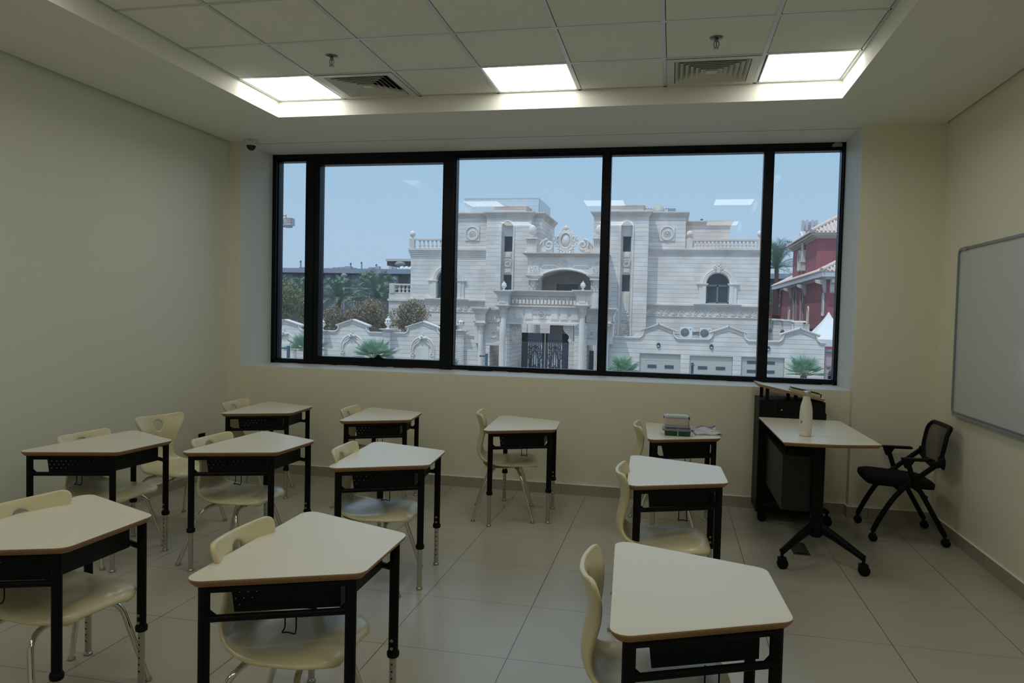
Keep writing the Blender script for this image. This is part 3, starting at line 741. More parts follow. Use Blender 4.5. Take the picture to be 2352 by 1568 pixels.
# slanted board: high on the left (towards the class), low on the right
P0, P1 = (3.150, 1.034), (3.636, 0.936)
ang = math.atan2(P1[1]-P0[1], P1[0]-P0[0]); dx, dz = math.cos(ang), math.sin(ang); nx, nz = -dz, dx
by0, by1 = -0.345, -0.035; th = 0.020
b = MB(); pts = [(P0[0], P0[1]), (P1[0], P1[1]), (P1[0]-nx*th-dx*0.012, P1[1]-nz*th-dz*0.012), (P0[0]-nx*th+dx*0.012, P0[1]-nz*th+dz*0.012)]
lo = [(p[0], by0, p[1]) for p in pts]; hi = [(p[0], by1, p[1]) for p in pts]
b.add(lo+hi, [(0, 1, 5, 4)], 0); b.add(lo+hi, [(3, 2, 1, 0), (4, 5, 6, 7), (1, 2, 6, 5), (2, 3, 7, 6), (3, 0, 4, 7)], 1)
bd = b.build('reading_board', [M['lam'], M['ply']], t, bevel=0.0015)
def board_z(x, off=0.0): return P0[1]+(x-P0[0])*dz/dx + off/dx
for x, y in ((3.205, -0.10), (3.225, -0.30), (3.405, -0.10), (3.430, -0.30)):
    b = MB(); z1 = board_z(x, -th)+0.002; b.box(x-0.012, x+0.012, y-0.012, y+0.012, 0.914, z1); b.build('post', M['black'], t)
b = MB(); b.obox((3.395+nx*0.0004, -0.20, board_z(3.395)+0.0006), 0.03, 0.05, 0.0008, Matrix.Rotation(-ang, 3, 'Y')); b.build('sticker', M['grey_plastic'], bd)
# notebook on the board
rot = Matrix.Rotation(-ang, 3, 'Y')
def onb(s_, y, h): return (P0[0]+dx*s_+nx*h, y, P0[1]+dz*s_+nz*h)
t = thing('notebook', 'black hardcover notebook with cream pages lying on the slanted lectern top', 'notebook', onb(0.36, -0.22, 0.0))
L_, W_ = 0.215, 0.145
for s_, h, hh in ((0, 0.0012, 0.0024), (0, 0.0238, 0.0024)):
    b = MB(); b.obox(onb(0.365, -0.215, h), L_, W_, hh, rot); b.build('cover', M['fabric'], t)
b = MB(); b.obox(onb(0.365+L_/2-0.001, -0.215, 0.0125), 0.0024, W_, 0.0235, rot); b.build('spine', M['fabric'], t)
b = MB(); b.obox(onb(0.362, -0.215, 0.0125), L_-0.008, W_-0.006, 0.0202, rot); b.build('pages', mat('cream_pages', (0.60, 0.50, 0.27), 0.8), t)

# ================================================================== WHEELED TABLE
zt = 0.785; th = 0.024
C4 = [(3.178, -1.530), (3.752, -1.433), (3.735, -0.372), (3.160, -0.372)]
# bow the camera-side short edge very slightly outwards
near = [(3.178+(3.752-3.178)*k/8, -1.530+(0.097)*k/8-0.035*math.sin(PI*k/8)) for k in range(9)]
P = near+[(3.735, -0.372), (3.160, -0.372)]
t = thing('wheeled_table', 'teacher table on a black wheeled pedestal in front of the lectern, cream plywood top', 'table', (3.45, -0.95, 0))
b = MB(); n = len(P); rings = [inset(P, 0.0015), P, P, inset(P, 0.004), inset(P, 0.015)]; zs = [zt, zt-0.0015, zt-0.008, zt-0.014, zt-th]
b.add([(x, y, zt) for x, y in rings[0]], [tuple(range(n))], 0); vs = [(x, y, z) for rg, z in zip(rings, zs) for x, y in rg]
for r_ in range(4): b.add(vs, [(r_*n+i, r_*n+n+i, r_*n+n+(i+1) % n, r_*n+(i+1) % n) for i in range(n)], 0 if r_ == 0 else 1)
b.add([(x, y, zt-th) for x, y in rings[-1]], [tuple(reversed(range(n)))], 1); b.build('tabletop', [M['lam'], M['ply']], t)
def pedestal(cy_, fwd):
    b = MB(); b.box(3.398, 3.470, cy_-0.022, cy_+0.022, 0.20, zt-0.028)
    col = b.build('column', M['black'], t, bevel=0.008)
    b = MB(); b.box(3.33, 3.54, cy_-0.03, cy_+0.03, zt-0.032, zt-th); b.build('mounting_plate', M['black'], t)
    b = MB(); b.lathe([(0.030, 0.150), (0.046, 0.168), (0.048, 0.215), (0.040, 0.262)], (3.434, cy_, 0), 20); b.build('hub', M['black'], t)
    for sx in (-1, 1):
        e_ = (3.434+sx*0.232, cy_+fwd*0.235, 0.085)
        pa = bez([(3.434+sx*0.02, cy_+fwd*0.01, 0.215), (3.434+sx*0.11, cy_+fwd*0.10, 0.175), (e_[0], e_[1], 0.105)], 8)
        b = MB(); b.tube(pa, [0.036-0.0022*i for i in range(9)], 12, rb=0.020); b.tube([pa[-1]+Vector((0, 0, 0.008)), Vector((e_[0], e_[1], 0.058))], 0.010, 10); b.build('foot', M['black'], t)
        caster(e_[0]+0.004, e_[1], 0.033, t)
pedestal(-1.245, -1); pedestal(-0.62, 1)
b = MB(); b.box(3.41, 3.45, -1.21, -0.64, zt-0.075, zt-0.045); b.build('rail', M['black'], t)
# modesty panel: a long perforated sheet folded down under the left edge, with a short return towards the camera
b = MB(); mx0 = 3.222
b.box(mx0, mx0+0.002, -1.225, -0.405, 0.300, 0.652)
b.box(mx0+0.002, 3.395, -1.225, -1.222, 0.300, 0.652); b.box(mx0+0.002, 3.395, -1.222, -0.405, 0.649, 0.652)
b.build('modesty_panel', mat('dark_grey_sheet', (0.010, 0.010, 0.0085), 0.5, spec=0.35), t)
for y in (-1.10, -0.55):
    b = MB(); b.box(3.25, 3.27, y-0.01, y+0.01, 0.65, zt-th); b.build('hanger', M['black'], t)

# bottle
bx, by = 3.352, -1.225
t = thing('water_bottle', 'white insulated water bottle with a steel cap standing on the wheeled table', 'bottle', (bx, by, zt))
b = MB(); b.lathe([(0.030, 0.0), (0.0352, 0.002), (0.0362, 0.010), (0.0368, 0.030), (0.0358, 0.0312), (0.0372, 0.0325), (0.0385, 0.080), (0.0395, 0.120), (0.0388, 0.150), (0.0362, 0.180), (0.0315, 0.206), (0.0255, 0.226), (0.0225, 0.238), (0.0215, 0.252), (0.0212, 0.256)], (0, 0, 0), 36)
b.build('body', mat('bottle_white', (0.80, 0.78, 0.68), 0.30), t, True)
b = MB(); b.lathe([(0.0195, 0.254), (0.0200, 0.256), (0.0200, 0.258)], (0, 0, 0), 28); b.build('seal', M['blackplastic'], t, True)
b = MB(); b.lathe([(0.0225, 0.257), (0.0232, 0.259), (0.0234, 0.282), (0.0215, 0.2865), (0.0180, 0.2875), (0.0001, 0.2870)], (0, 0, 0), 28); b.build('cap', mat('brushed_steel', (0.60, 0.59, 0.56), 0.22, metal=1.0), t, True)
# green printed triangle wrapping the body on its left side
b = MB(); a0 = math.radians(205); rr_ = 0.0393
vs = [(rr_*math.cos(a), rr_*math.sin(a), z) for a, z in ((a0-0.35, 0.100), (a0+0.42, 0.100), (a0+0.20, 0.084), (a0-0.05, 0.075), (a0+0.22, 0.078))]
b.add([(rr_*math.cos(a0-0.30), rr_*math.sin(a0-0.30), 0.101), (rr_*math.cos(a0+0.05), rr_*math.sin(a0+0.05), 0.101), (rr_*math.cos(a0+0.40), rr_*math.sin(a0+0.40), 0.101),
       (rr_*math.cos(a0+0.36), rr_*math.sin(a0+0.36), 0.083), (rr_*math.cos(a0+0.25), rr_*math.sin(a0+0.25), 0.080)], [(0, 4, 1), (1, 4, 3, 2)], 0)
b.build('printed_mark', mat('green_print', (0.03, 0.22, 0.13), 0.5), t, True)

# ================================================================== LUNCH BOXES AND MAGAZINE on the back right desk
def shell_box(name, parent, x0, x1, y0, y1, z0, z1, r, m, taper=0.0):
    b = MB(); P = rrect(x0, x1, y0, y1, r, 4); Q = inset(P, taper) if taper else P; n = len(P)
    b.add([(p[0], p[1], z0) for p in Q]+[(p[0], p[1], z1) for p in P], [tuple(reversed(range(n))), tuple(range(n, 2*n))]+[(i, (i+1) % n, n+(i+1) % n, n+i) for i in range(n)])
    return b.build(name, m, parent, True, bevel=0.0015)
t = thing('lunch_box', 'tall white two-tier lunch box with grey lid, standing behind the green one', 'lunch box', (2.552, -0.675, ZT), 0.02)
mw_ = mat('white_lunch_plastic', (0.62, 0.58, 0.48), 0.45); mg = mat('pale_grey_plastic', (0.55, 0.60, 0.60), 0.35)
shell_box('lower_tier', t, -0.086, 0.086, -0.058, 0.058, 0, 0.048, 0.014, mw_)
shell_box('upper_tier', t, -0.086, 0.086, -0.058, 0.058, 0.050, 0.098, 0.014, mw_)
l_ = shell_box('lid', t, -0.087, 0.087, -0.059, 0.059, 0.100, 0.114, 0.014, mg)
shell_box('lid_panel', l_, -0.076, 0.076, -0.048, 0.048, 0.114, 0.118, 0.012, mg)
shell_box('gasket', t, -0.084, 0.084, -0.056, 0.056, 0.097, 0.101, 0.014, M['blackplastic'])
shell_box('gasket', t, -0.084, 0.084, -0.056, 0.056, 0.047, 0.051, 0.014, M['blackplastic'])
b = MB(); b.box(0.0865, 0.0905, -0.013, 0.013, 0.020, 0.108); b.box(0.088, 0.096, -0.009, 0.009, 0.088, 0.104); b.build('latch', M['blackplastic'], t, True)
b = MB(); b.box(-0.0905, -0.0865, -0.013, 0.013, 0.090, 0.108); b.build('latch', M['blackplastic'], t, True)
t = thing('lunch_box', 'low green lunch box with a grey lid, in front of the white one', 'lunch box', (2.560, -0.862, ZT), 0.03)
gm = mat('green_lunch_plastic', (0.006, 0.075, 0.055), 0.4)
shell_box('tray', t, -0.092, 0.092, -0.062, 0.062, 0, 0.040, 0.018, gm, 0.007)
l_ = shell_box('lid', t, -0.105, 0.105, -0.072, 0.072, 0.036, 0.050, 0.020, mat('grey_lid', (0.24, 0.25, 0.24), 0.35))
shell_box('lid_dome', l_, -0.088, 0.088, -0.056, 0.056, 0.050, 0.060, 0.016, mat('smoky_clear_lid', (0.14, 0.17, 0.19), 0.12), 0.0)
b = MB(); b.box(-0.078, 0.078, -0.0578, -0.0560, 0.0515, 0.0560); b.build('blue_seal', mat('blue_silicone', (0.03, 0.09, 0.42), 0.4), l_, True)
b = MB(); b.box(-0.005, 0.005, -0.0745, -0.060, 0.004, 0.054); b.box(-0.006, 0.006, -0.0765, -0.0735, 0.002, 0.014); b.build('clip', M['grey_plastic'], t, True)
# magazine with curled pages
t = thing('magazine', 'rumpled magazine with a purple edge beside the lunch boxes', 'magazine', (2.745, -0.650, ZT))
def mag_mat():
    m = mat('printed_cover', (0.6, 0.56, 0.52), 0.35); L = m.node_tree.links; bb = m.node_tree.nodes['Principled BSDF']
    t_ = nd(m, 'ShaderNodeTexCoord'); v = nd(m, 'ShaderNodeTexVoronoi'); v.inputs['Scale'].default_value = 42; L.new(t_.outputs['Object'], v.inputs['Vector'])
    r_ = nd(m, 'ShaderNodeValToRGB'); r_.color_ramp.interpolation = 'CONSTANT'; q = r_.color_ramp.elements
    q[0].position = 0; q[0].color = (0.55, 0.52, 0.48, 1); q[1].position = 0.72; q[1].color = (0.24, 0.16, 0.20, 1)
    e_ = q.new(0.80); e_.color = (0.60, 0.56, 0.50, 1); e_ = q.new(0.955); e_.color = (0.42, 0.14, 0.07, 1); e_ = q.new(0.975); e_.color = (0.5, 0.47, 0.45, 1)
    s_ = nd(m, 'ShaderNodeSeparateColor'); L.new(v.outputs['Color'], s_.inputs[0]); L.new(s_.outputs[0], r_.inputs[0]); L.new(r_.outputs[0], bb.inputs['Base Color']); return m
c4 = [Vector((2.690, -0.845)), Vector((2.900, -0.775)), Vector((2.845, -0.405)), Vector((2.620, -0.450))]
c4 = [Vector((2.688, -0.835)), Vector((2.872, -0.800)), Vector((2.838, -0.500)), Vector((2.650, -0.520))]
def magsheet(zoff, curl, name, m, purple=False, shrink=0.0):
    N = 14; vs = []; fs = []
    for i in range(N+1):
        for j in range(N+1):
            u, v = i/N, j/N; p = (c4[0]*(1-u)+c4[1]*u)*(1-v)+(c4[3]*(1-u)+c4[2]*u)*v
            z = ZT+0.0006+zoff+curl*(0.010*math.sin(u*5.2+v*2.1)**2*(0.4+v)+0.022*max(0, u-0.72)**1.5*(1-v)*2+0.016*max(0, v-0.85)*6*u**2)
            vs.append((p.x, p.y, z))
    fs = [(i*(N+1)+j, (i+1)*(N+1)+j, (i+1)*(N+1)+j+1, i*(N+1)+j+1) for i in range(N) for j in range(N)]
    b = MB(); b.add(vs, fs, 0, True)
    if purple:
        for k, f in enumerate(b.f):
            if k % N >= N-1: b.mi[k] = 1
    o2 = b.build(name, m, t); s_ = o2.modifiers.new('t', 'SOLIDIFY'); s_.thickness = 0.0010; s_.offset = 1; return o2
magsheet(0.0, 0.0, 'page_block', mat('paper_edge', (0.50, 0.49, 0.47), 0.8)).modifiers['t'].thickness = 0.006
magsheet(0.0065, 1.0, 'cover', [mag_mat(), mat('purple_edge', (0.14, 0.02, 0.16), 0.4)], True)

# ================================================================== BLACK MESH CHAIR (local +x is forward)
t = thing('office_chair', 'black mesh-back nesting chair on castors in the right corner', 'chair', (4.143, -0.462, 0), PI-0.02)
def lc(name, b, m, p=None, **k): return b.build(name, m, p or t, True, **k)
for sy in (-1, 1):
    y = sy*0.238
    # long bar: front castor -> crossing -> back mount ; short bar: rear castor -> armrest
    b = MB(); b.tube(bez([(0.232, y, 0.070), (0.155, y, 0.25), (0.085, y, 0.36), (-0.006, y, 0.432)], 10)+[Vector((-0.200, y, 0.598))], 0.018, 12, rb=0.010); lc('front_leg', b, M['black'])
    b = MB(); b.tube([(-0.226, y, 0.070), (-0.070, y, 0.35), (-0.010, y+sy*0.018, 0.440), (0.035, y+sy*0.018, 0.575)], 0.017, 12, rb=0.010); lc('rear_leg', b, M['black'])
    b = MB(); b.prism(rpoly([(-0.128, 0.582), (0.070, 0.578), (0.074, 0.597), (-0.132, 0.600)], 0.007, 3), y-0.022+sy*0.018, y+0.022+sy*0.018, 'y')
    b.prism([(0.070, 0.582), (0.050, 0.528), (0.024, 0.516), (0.010, 0.548), (-0.012, 0.582)][::-1], y+sy*0.018-0.010, y+sy*0.018+0.010, 'y'); lc('armrest', b, M['blackplastic'], bevel=0.004)
    b = MB(); b.lathe([(0.010, y-0.020), (0.012, y), (0.010, y+0.020)], (-0.006, 0, 0.440), 14, axis='y'); lc('pivot', b, M['chrome'])
    for x in (0.232, -0.226):
        b = MB()
        for s2 in (-1, 1): b.lathe([(0.014, y+s2*0.013-0.008), (0.0265, y+s2*0.013-0.006), (0.0275, y+s2*0.013), (0.0265, y+s2*0.013+0.006), (0.014, y+s2*0.013+0.008)], (x-0.004, 0, 0.0275), 18, axis='y')
        b.tube([(x, y, 0.075), (x, y, 0.045)], 0.009, 8); b.box(x-0.022, x+0.012, y-0.006, y+0.006, 0.028, 0.056); lc('caster', b, M['blackplastic'])
b = MB(); b.tube([(0.06, -0.235, 0.360), (0.06, 0.235, 0.360)], 0.011, 10); b.tube([(-0.10, -0.235, 0.33), (-0.10, 0.235, 0.33)], 0.010, 10); lc('crossbar', b, M['black'])
# seat cushion
b = MB(); rows = []
for i, (x, zt_, zb_, hw) in enumerate([(0.262, 0.420, 0.396, 0.165), (0.252, 0.440, 0.380, 0.195), (0.20, 0.450, 0.372, 0.212), (0.07, 0.442, 0.370, 0.216), (-0.05, 0.432, 0.368, 0.214), (-0.13, 0.428, 0.364, 0.202), (-0.165, 0.420, 0.362, 0.180), (-0.176, 0.402, 0.384, 0.150)]):
    zc_, h = (zt_+zb_)/2, (zt_-zb_)/2
    for k in range(20):
        a = 2*PI*k/20; ca, sa = math.cos(a), math.sin(a); q = 0.55
        rows.append((x, hw*(abs(ca)**q)*(1 if ca >= 0 else -1), zc_+h*(abs(sa)**q)*(1 if sa >= 0 else -1)+(0.008*abs(ca)**3 if sa > 0 else 0)))
fs = [(i*20+k, i*20+(k+1) % 20, (i+1)*20+(k+1) % 20, (i+1)*20+k) for i in range(7) for k in range(20)]
b.add(rows, [tuple(reversed(f)) for f in fs], 0, True); b.add(rows[:20], [tuple(range(20))], 0, True); b.add(rows[-20:], [tuple(reversed(range(20)))], 0, True)
lc('seat', b, M['fabric'])
# back: curved frame with a mesh panel
def backpt(s_, v):     # s_ -1..1 across, v 0..1 up
    z = 0.535+v*0.270; hw = 0.205+0.012*math.sin(v*PI); x = -0.172-0.055*v-0.012*(1-v)**3 - 0.030*max(0, v-0.85)*4 - 0.012*(1-s_*s_)
    return Vector((x, hw*s_*(1-0.10*(1-v)**4), z))
out = [backpt(-1, v/10) for v in range(1, 10)]+[backpt(-1+0.06, 0.975)]+[backpt(s_/6, 1.0) for s_ in range(-5, 6)]+[backpt(1-0.06, 0.975)]+[backpt(1, v/10) for v in range(9, 0, -1)]+[backpt(0.94, 0.03)]+[backpt(s_/6, 0.0) for s_ in range(5, -6, -1)]+[backpt(-0.94, 0.03)]
b = MB(); b.tube(out+[out[0], out[1]], 0.015, 8, caps=False); lc('back_frame', b, M['blackplastic'])
def mesh_mat():
    m = mat('back_mesh', (0.012, 0.012, 0.013), 0.7); L = m.node_tree.links; n = m.node_tree.nodes
    t_ = nd(m, 'ShaderNodeTexCoord'); s_ = nd(m, 'ShaderNodeSeparateXYZ'); L.new(t_.outputs['Object'], s_.inputs[0])
    a = math_node(m, 'FRACT', math_node(m, 'MULTIPLY', s_.outputs['Z'], 160.0)); c = math_node(m, 'FRACT', math_node(m, 'MULTIPLY', s_.outputs['Y'], 110.0))
    k = math_node(m, 'MULTIPLY', math_node(m, 'GREATER_THAN', a, 0.62), math_node(m, 'GREATER_THAN', c, 0.35))
    tr = nd(m, 'ShaderNodeBsdfTransparent'); mx = nd(m, 'ShaderNodeMixShader'); L.new(k, mx.inputs[0]); L.new(n['Principled BSDF'].outputs[0], mx.inputs[1]); L.new(tr.outputs[0], mx.inputs[2]); L.new(mx.outputs[0], n['Material Output'].inputs[0]); return m
N = 10; vs = [backpt(-0.97+1.94*i/N, 0.02+0.96*j/N) for i in range(N+1) for j in range(N+1)]
b = MB(); b.add(vs, [(i*(N+1)+j, (i+1)*(N+1)+j, (i+1)*(N+1)+j+1, i*(N+1)+j+1) for i in range(N) for j in range(N)], 0, True); lc('back_mesh', b, mesh_mat())
b = MB()
for sy in (-1, 1):
    b.prism(rpoly([(-0.205, 0.515), (-0.165, 0.560), (-0.170, 0.615), (-0.205, 0.612), (-0.212, 0.560)], 0.006, 2), sy*0.215-0.014, sy*0.215+0.014, 'y')
b.tube([backpt(-1, 0.05), backpt(-0.5, -0.06), backpt(0, -0.09), backpt(0.5, -0.06), backpt(1, 0.05)], 0.013, 8); lc('back_bracket', b, M['blackplastic'])
# ================================================================== OUTSIDE
GZ = -3.70                       # street level below our floor
YM, YT, YW = 50.0, 49.0, 40.0    # mansion wall, mansion towers, street wall
LINE = (0.44, 0.315, 0.25)
M['stone'] = stone('mansion_stone', (0.76, 0.74, 0.725), 0.312, 9.19, LINE, 0.075)
M['stone_wall'] = stone('street_wall_stone', (0.76, 0.745, 0.73), 0.272, 0.10, LINE, 0.085)
M['plain'] = stone('carved_stone', (0.76, 0.735, 0.71), 0.9, 0, LINE, 0.0, joints=False)
M['cornice'] = stone('weathered_cornice', (0.70, 0.655, 0.615), 0.9, 0, LINE, 0.0, joints=False)
M['pink'] = stone('side_stone', (0.74, 0.675, 0.64), 0.312, 9.19, LINE, 0.055)
M['wglass'] = mat('dark_window_glass', (0.035, 0.05, 0.065), 0.15, spec=0.5)
M['wframe'] = mat('grey_window_frame', (0.16, 0.19, 0.19), 0.5)
M['iron'] = mat('navy_iron', (0.030, 0.045, 0.065), 0.45)
M['door_panel'] = mat('garage_door_panel', (0.52, 0.49, 0.46), 0.6)
M['redwall'] = mat('red_render', (0.32, 0.10, 0.12), 0.8, var=0.12, vscale=0.5)
M['asphalt'] = mat('street_asphalt', (0.20, 0.19, 0.18), 0.9, var=0.2, vscale=0.3)
M['leaf'] = mat('palm_leaf_green', (0.17, 0.26, 0.20), 0.6, var=0.5, vscale=6)
M['fan'] = mat('fan_palm_green', (0.30, 0.46, 0.32), 0.5, var=0.35, vscale=5)
M['tree_green'] = mat('tree_leaf_green', (0.20, 0.225, 0.11), 0.7, var=0.6, vscale=2.5)
M['tree_brown'] = mat('tree_leaf_bronze', (0.28, 0.225, 0.15), 0.7, var=0.5, vscale=2.5)
M['twig'] = mat('grey_twig', (0.21, 0.17, 0.15), 0.9)
M['trunk'] = mat('palm_trunk', (0.14, 0.10, 0.07), 0.95, bump=0.5, bscale=8)

b = MB(); b.box(-220, 160, 1.5, 420, GZ-0.3, GZ); S(b.build('street_ground', M['asphalt']))

def pb(b, u0, v0, u1, v1, Y, depth, mi=0):
    """a block whose front face fills the pixel box (u0,v0)-(u1,v1) on the plane y = Y"""
    um, vm = (u0+u1)/2, (v0+v1)/2
    x0 = at(u0, vm, Y)[0]; x1 = at(u1, vm, Y)[0]; z1 = at(um, v0, Y)[1]; z0 = at(um, v1, Y)[1]
    b.box(x0, x1, Y, Y+depth, z0, z1, mi); return x0, x1, z0, z1
def xx(u, v, Y): return at(u, v, Y)[0]
def zz(u, v, Y): return at(u, v, Y)[1]
def cornice(b, x0, x1, y0, y1, z0, z1, out, mi=0, steps=4, sides=(1, 1)):
    """stepped moulding growing outwards to `out` at the top, in front of y0 and past both ends"""
    for k in range(steps):
        f = ((k+1)/steps)**1.3; za, zb_ = z0+(z1-z0)*k/steps, z0+(z1-z0)*(k+1)/steps
        b.box(x0-out*f*sides[0], x1+out*f*sides[1], y0-out*f, y1, za, zb_, mi)
def baluster_prof(h, r): return [(r*0.9, 0), (r*0.9, h*0.08), (r*0.45, h*0.12), (r*0.95, h*0.30), (r*0.9, h*0.42), (r*0.42, h*0.68), (r*0.38, h*0.78), (r*0.62, h*0.84), (r*0.62, h*0.88), (r*0.9, h*0.92), (r*0.9, h)]
def medallion(name, parent, cx_, y, cz, R_, n=10, square=True, mats=None):
    b = MB()
    if square: b.box(cx_-R_*1.05, cx_+R_*1.05, y-0.05, y+0.03, cz-R_*1.05, cz+R_*1.05)
    b.torus((cx_, y-0.07, cz), R_*0.93, R_*0.075, 'y', 32, 8); b.torus((cx_, y-0.06, cz), R_*0.80, R_*0.03, 'y', 32, 6)
    for k in range(n):
        a = 2*PI*k/n+0.1
        for L_, wd, dd, da in ((0.70, 0.10, 0.07, 0), (0.52, 0.06, 0.05, PI/n)):
            c_, s_ = math.cos(a+da), math.sin(a+da)
            p = [(0.12, 0), (L_*0.55, wd), (L_, 0), (L_*0.55, -wd)]
            q = [(cx_+R_*(u*c_-v*s_), cz+R_*(u*s_+v*c_)) for u, v in p]; m_ = (cx_+R_*L_*0.5*c_, cz+R_*L_*0.5*s_)
            vs = [(a_[0], y-0.045, a_[1]) for a_ in q]+[(m_[0], y-0.05-dd, m_[1])]
            b.add(vs, [(0, 1, 4), (1, 2, 4), (2, 3, 4), (3, 0, 4)])
    b.sphere((cx_, y-0.07, cz), R_*0.13, 10)
    return b.build(name, mats or M['plain'], parent)
def urn(b, cx_, cy_, z, h, finial=True):
    p = [(0.18, 0), (0.18, 0.05), (0.09, 0.10), (0.08, 0.18), (0.13, 0.24), (0.24, 0.38), (0.30, 0.48), (0.31, 0.50), (0.26, 0.53), (0.27, 0.62), (0.22, 0.74), (0.12, 0.83), (0.06, 0.86), (0.05, 0.88), (0.085, 0.92), (0.08, 0.97), (0.01, 1.0)]
    b.lathe([(r*h, z+q*h) for r, q in p], (cx_, cy_, 0), 16)
def capital(b, cx_, cy_, z0, z1, r0, r1):
    h = z1-z0; b.lathe([(r0, z0), (r0*1.08, z0+h*0.04), (r0, z0+h*0.08), (r0*1.05, z0+h*0.5), (r1*0.92, z0+h*0.86)], (cx_, cy_, 0), 16)
    for row, zf, rf in ((8, 0.12, 1.02), (8, 0.42, 1.12)):
        for k in range(row):
            a = 2*PI*(k+0.5*(zf > 0.3))/row; rr_ = r0*rf
            c_ = Vector((cx_+math.cos(a)*rr_, cy_+math.sin(a)*rr_, z0+h*zf)); o1 = Vector((math.cos(a), math.sin(a), 0))
            b.tube([c_, c_+o1*r0*0.10+Vector((0, 0, h*0.18)), c_+o1*r0*0.30+Vector((0, 0, h*0.30)), c_+o1*r0*0.36+Vector((0, 0, h*0.24))], [r0*0.20, r0*0.20, r0*0.12, r0*0.06], 5)
    for k in range(4):
        a = PI/4+k*PI/2; b.tube([(cx_+math.cos(a)*r0*s_, cy_+math.sin(a)*r0*s_, z0+h*q) for s_, q in ((1.0, 0.55), (1.35, 0.78), (1.55, 0.84), (1.5, 0.72), (1.36, 0.74))], r0*0.10, 5)
    b.box(cx_-r1, cx_+r1, cy_-r1, cy_+r1, z0+h*0.86, z1)
def column(name, parent, cx_, cy_, z0, z1, r, cap=True, flutes=12):
    b = MB(); n = flutes*4; h = 0
    prof = []; zc_ = z1-(r*3.2 if cap else 0)
    vs = []
    for z in (z0, zc_):
        rr_ = r*(1.0 if z == z0 else 0.90)
        for k in range(n):
            a = 2*PI*k/n; q = rr_*(1.0 if k % 4 in (0, 1) else 0.93); vs.append((cx_+q*math.cos(a), cy_+q*math.sin(a), z))
    b.add(vs, [(k, (k+1) % n, n+(k+1) % n, n+k) for k in range(n)])
    b.torus((cx_, cy_, zc_), r*0.95, r*0.08, 'z', 20, 6)
    o2 = b.build(name, M['plain'], parent)
    if cap:
        c = MB(); capital(c, cx_, cy_, zc_, z1, r*0.92, r*1.45); c.build('capital', M['cornice'], o2)
    return o2
def scroll_pts(cx_, cz, R_, turns, a0, dirn, y, n=26):
    return [(cx_+R_*(1-0.82*i/n)*math.cos(a0+dirn*turns*2*PI*i/n), y, cz+R_*(1-0.82*i/n)*math.sin(a0+dirn*turns*2*PI*i/n)) for i in range(n+1)]

# ------------------------------------------------------------------ THE MANSION
man = thing('mansion', 'large white stone mansion with twin towers and balustrades beyond the street wall', 'building', (-2, YM, GZ))
zc0 = zz(1300, 590, YM); zc1 = zz(1300, 572, YM)
xL = xx(943, 640, YM); xR = xx(1747, 640, YM); DEEP = 22
zl_top = zz(1650, 575, YM)
bX = {}
bX['tLx0'] = xx(1117, 560, YT); bX['tLx1'] = xx(1219, 560, YT); bX['bLx0'] = xx(1047, 530, YM); bX['bLx1'] = xx(1243, 540, YM)
bX['tRx0'] = xx(1363, 560, YT); bX['tRx1'] = xx(1489, 560, YT); bX['bRx1'] = xx(1575, 530, YM)
zB = zz(1085, 489, YM); zT = zz(1165, 487, YT)
# wing bodies with the arched window openings left open
def wing(name, x0, x1, holes, ztop):
    """front wall of 0.5 m thickness with arched openings, and the body behind it"""
    b = MB(); hs = sorted(holes); xs_ = [x0]
    for (hc_, hw, hb, hsp) in hs: xs_ += [hc_-hw, hc_+hw]
    xs_.append(x1)
    for i in range(0, len(xs_), 2): b.box(xs_[i], xs_[i+1], YM, YM+0.5, GZ, ztop)
    for (hc_, hw, hb, hsp) in hs:
        b.box(hc_-hw, hc_+hw, YM, YM+0.5, GZ, hb)
        arc = [(hc_+hw*math.cos(PI*k/16), hsp+hw*math.sin(PI*k/16)) for k in range(17)]
        for k in range(16):
            a, c_ = arc[k], arc[k+1]
            b.add([(a[0], YM, a[1]), (c_[0], YM, c_[1]), (c_[0], YM, ztop), (a[0], YM, ztop)], [(0, 1, 2, 3)][::1])
            b.add([(a[0], YM, a[1]), (c_[0], YM, c_[1]), (c_[0], YM+0.5, c_[1]), (a[0], YM+0.5, a[1])], [(3, 2, 1, 0)])
    b.box(x0, x1, YM+0.5, YM+DEEP, GZ, ztop)
    return b.build(name, M['stone'], man)
def win_dims(uc, u0, u1, vtop, vbot, Y):
    xc_ = xx(uc, (vtop+vbot)/2, Y); hw = (xx(u1, 650, Y)-xx(u0, 650, Y))/2; zb_ = zz(uc, vbot, Y); zt_ = zz(uc, vtop, Y); return xc_, hw, zb_, zt_-hw
WRt = win_dims(1648.5, 1622, 1675, 627.5, 697, YM); WLt = win_dims(1027, 1003, 1051, 620, 684.5, YM)
wing('left_wing', xL, bX['tLx0'], [WLt], zl_top); wing('right_wing', bX['tRx1'], xR, [WRt], zl_top)
b = MB(); b.box(bX['tLx0'], bX['tRx1'], YM+4.5, YM+DEEP, GZ, zz(1300, 640, YM+4.5)); b.build('centre_body', M['stone'], man)
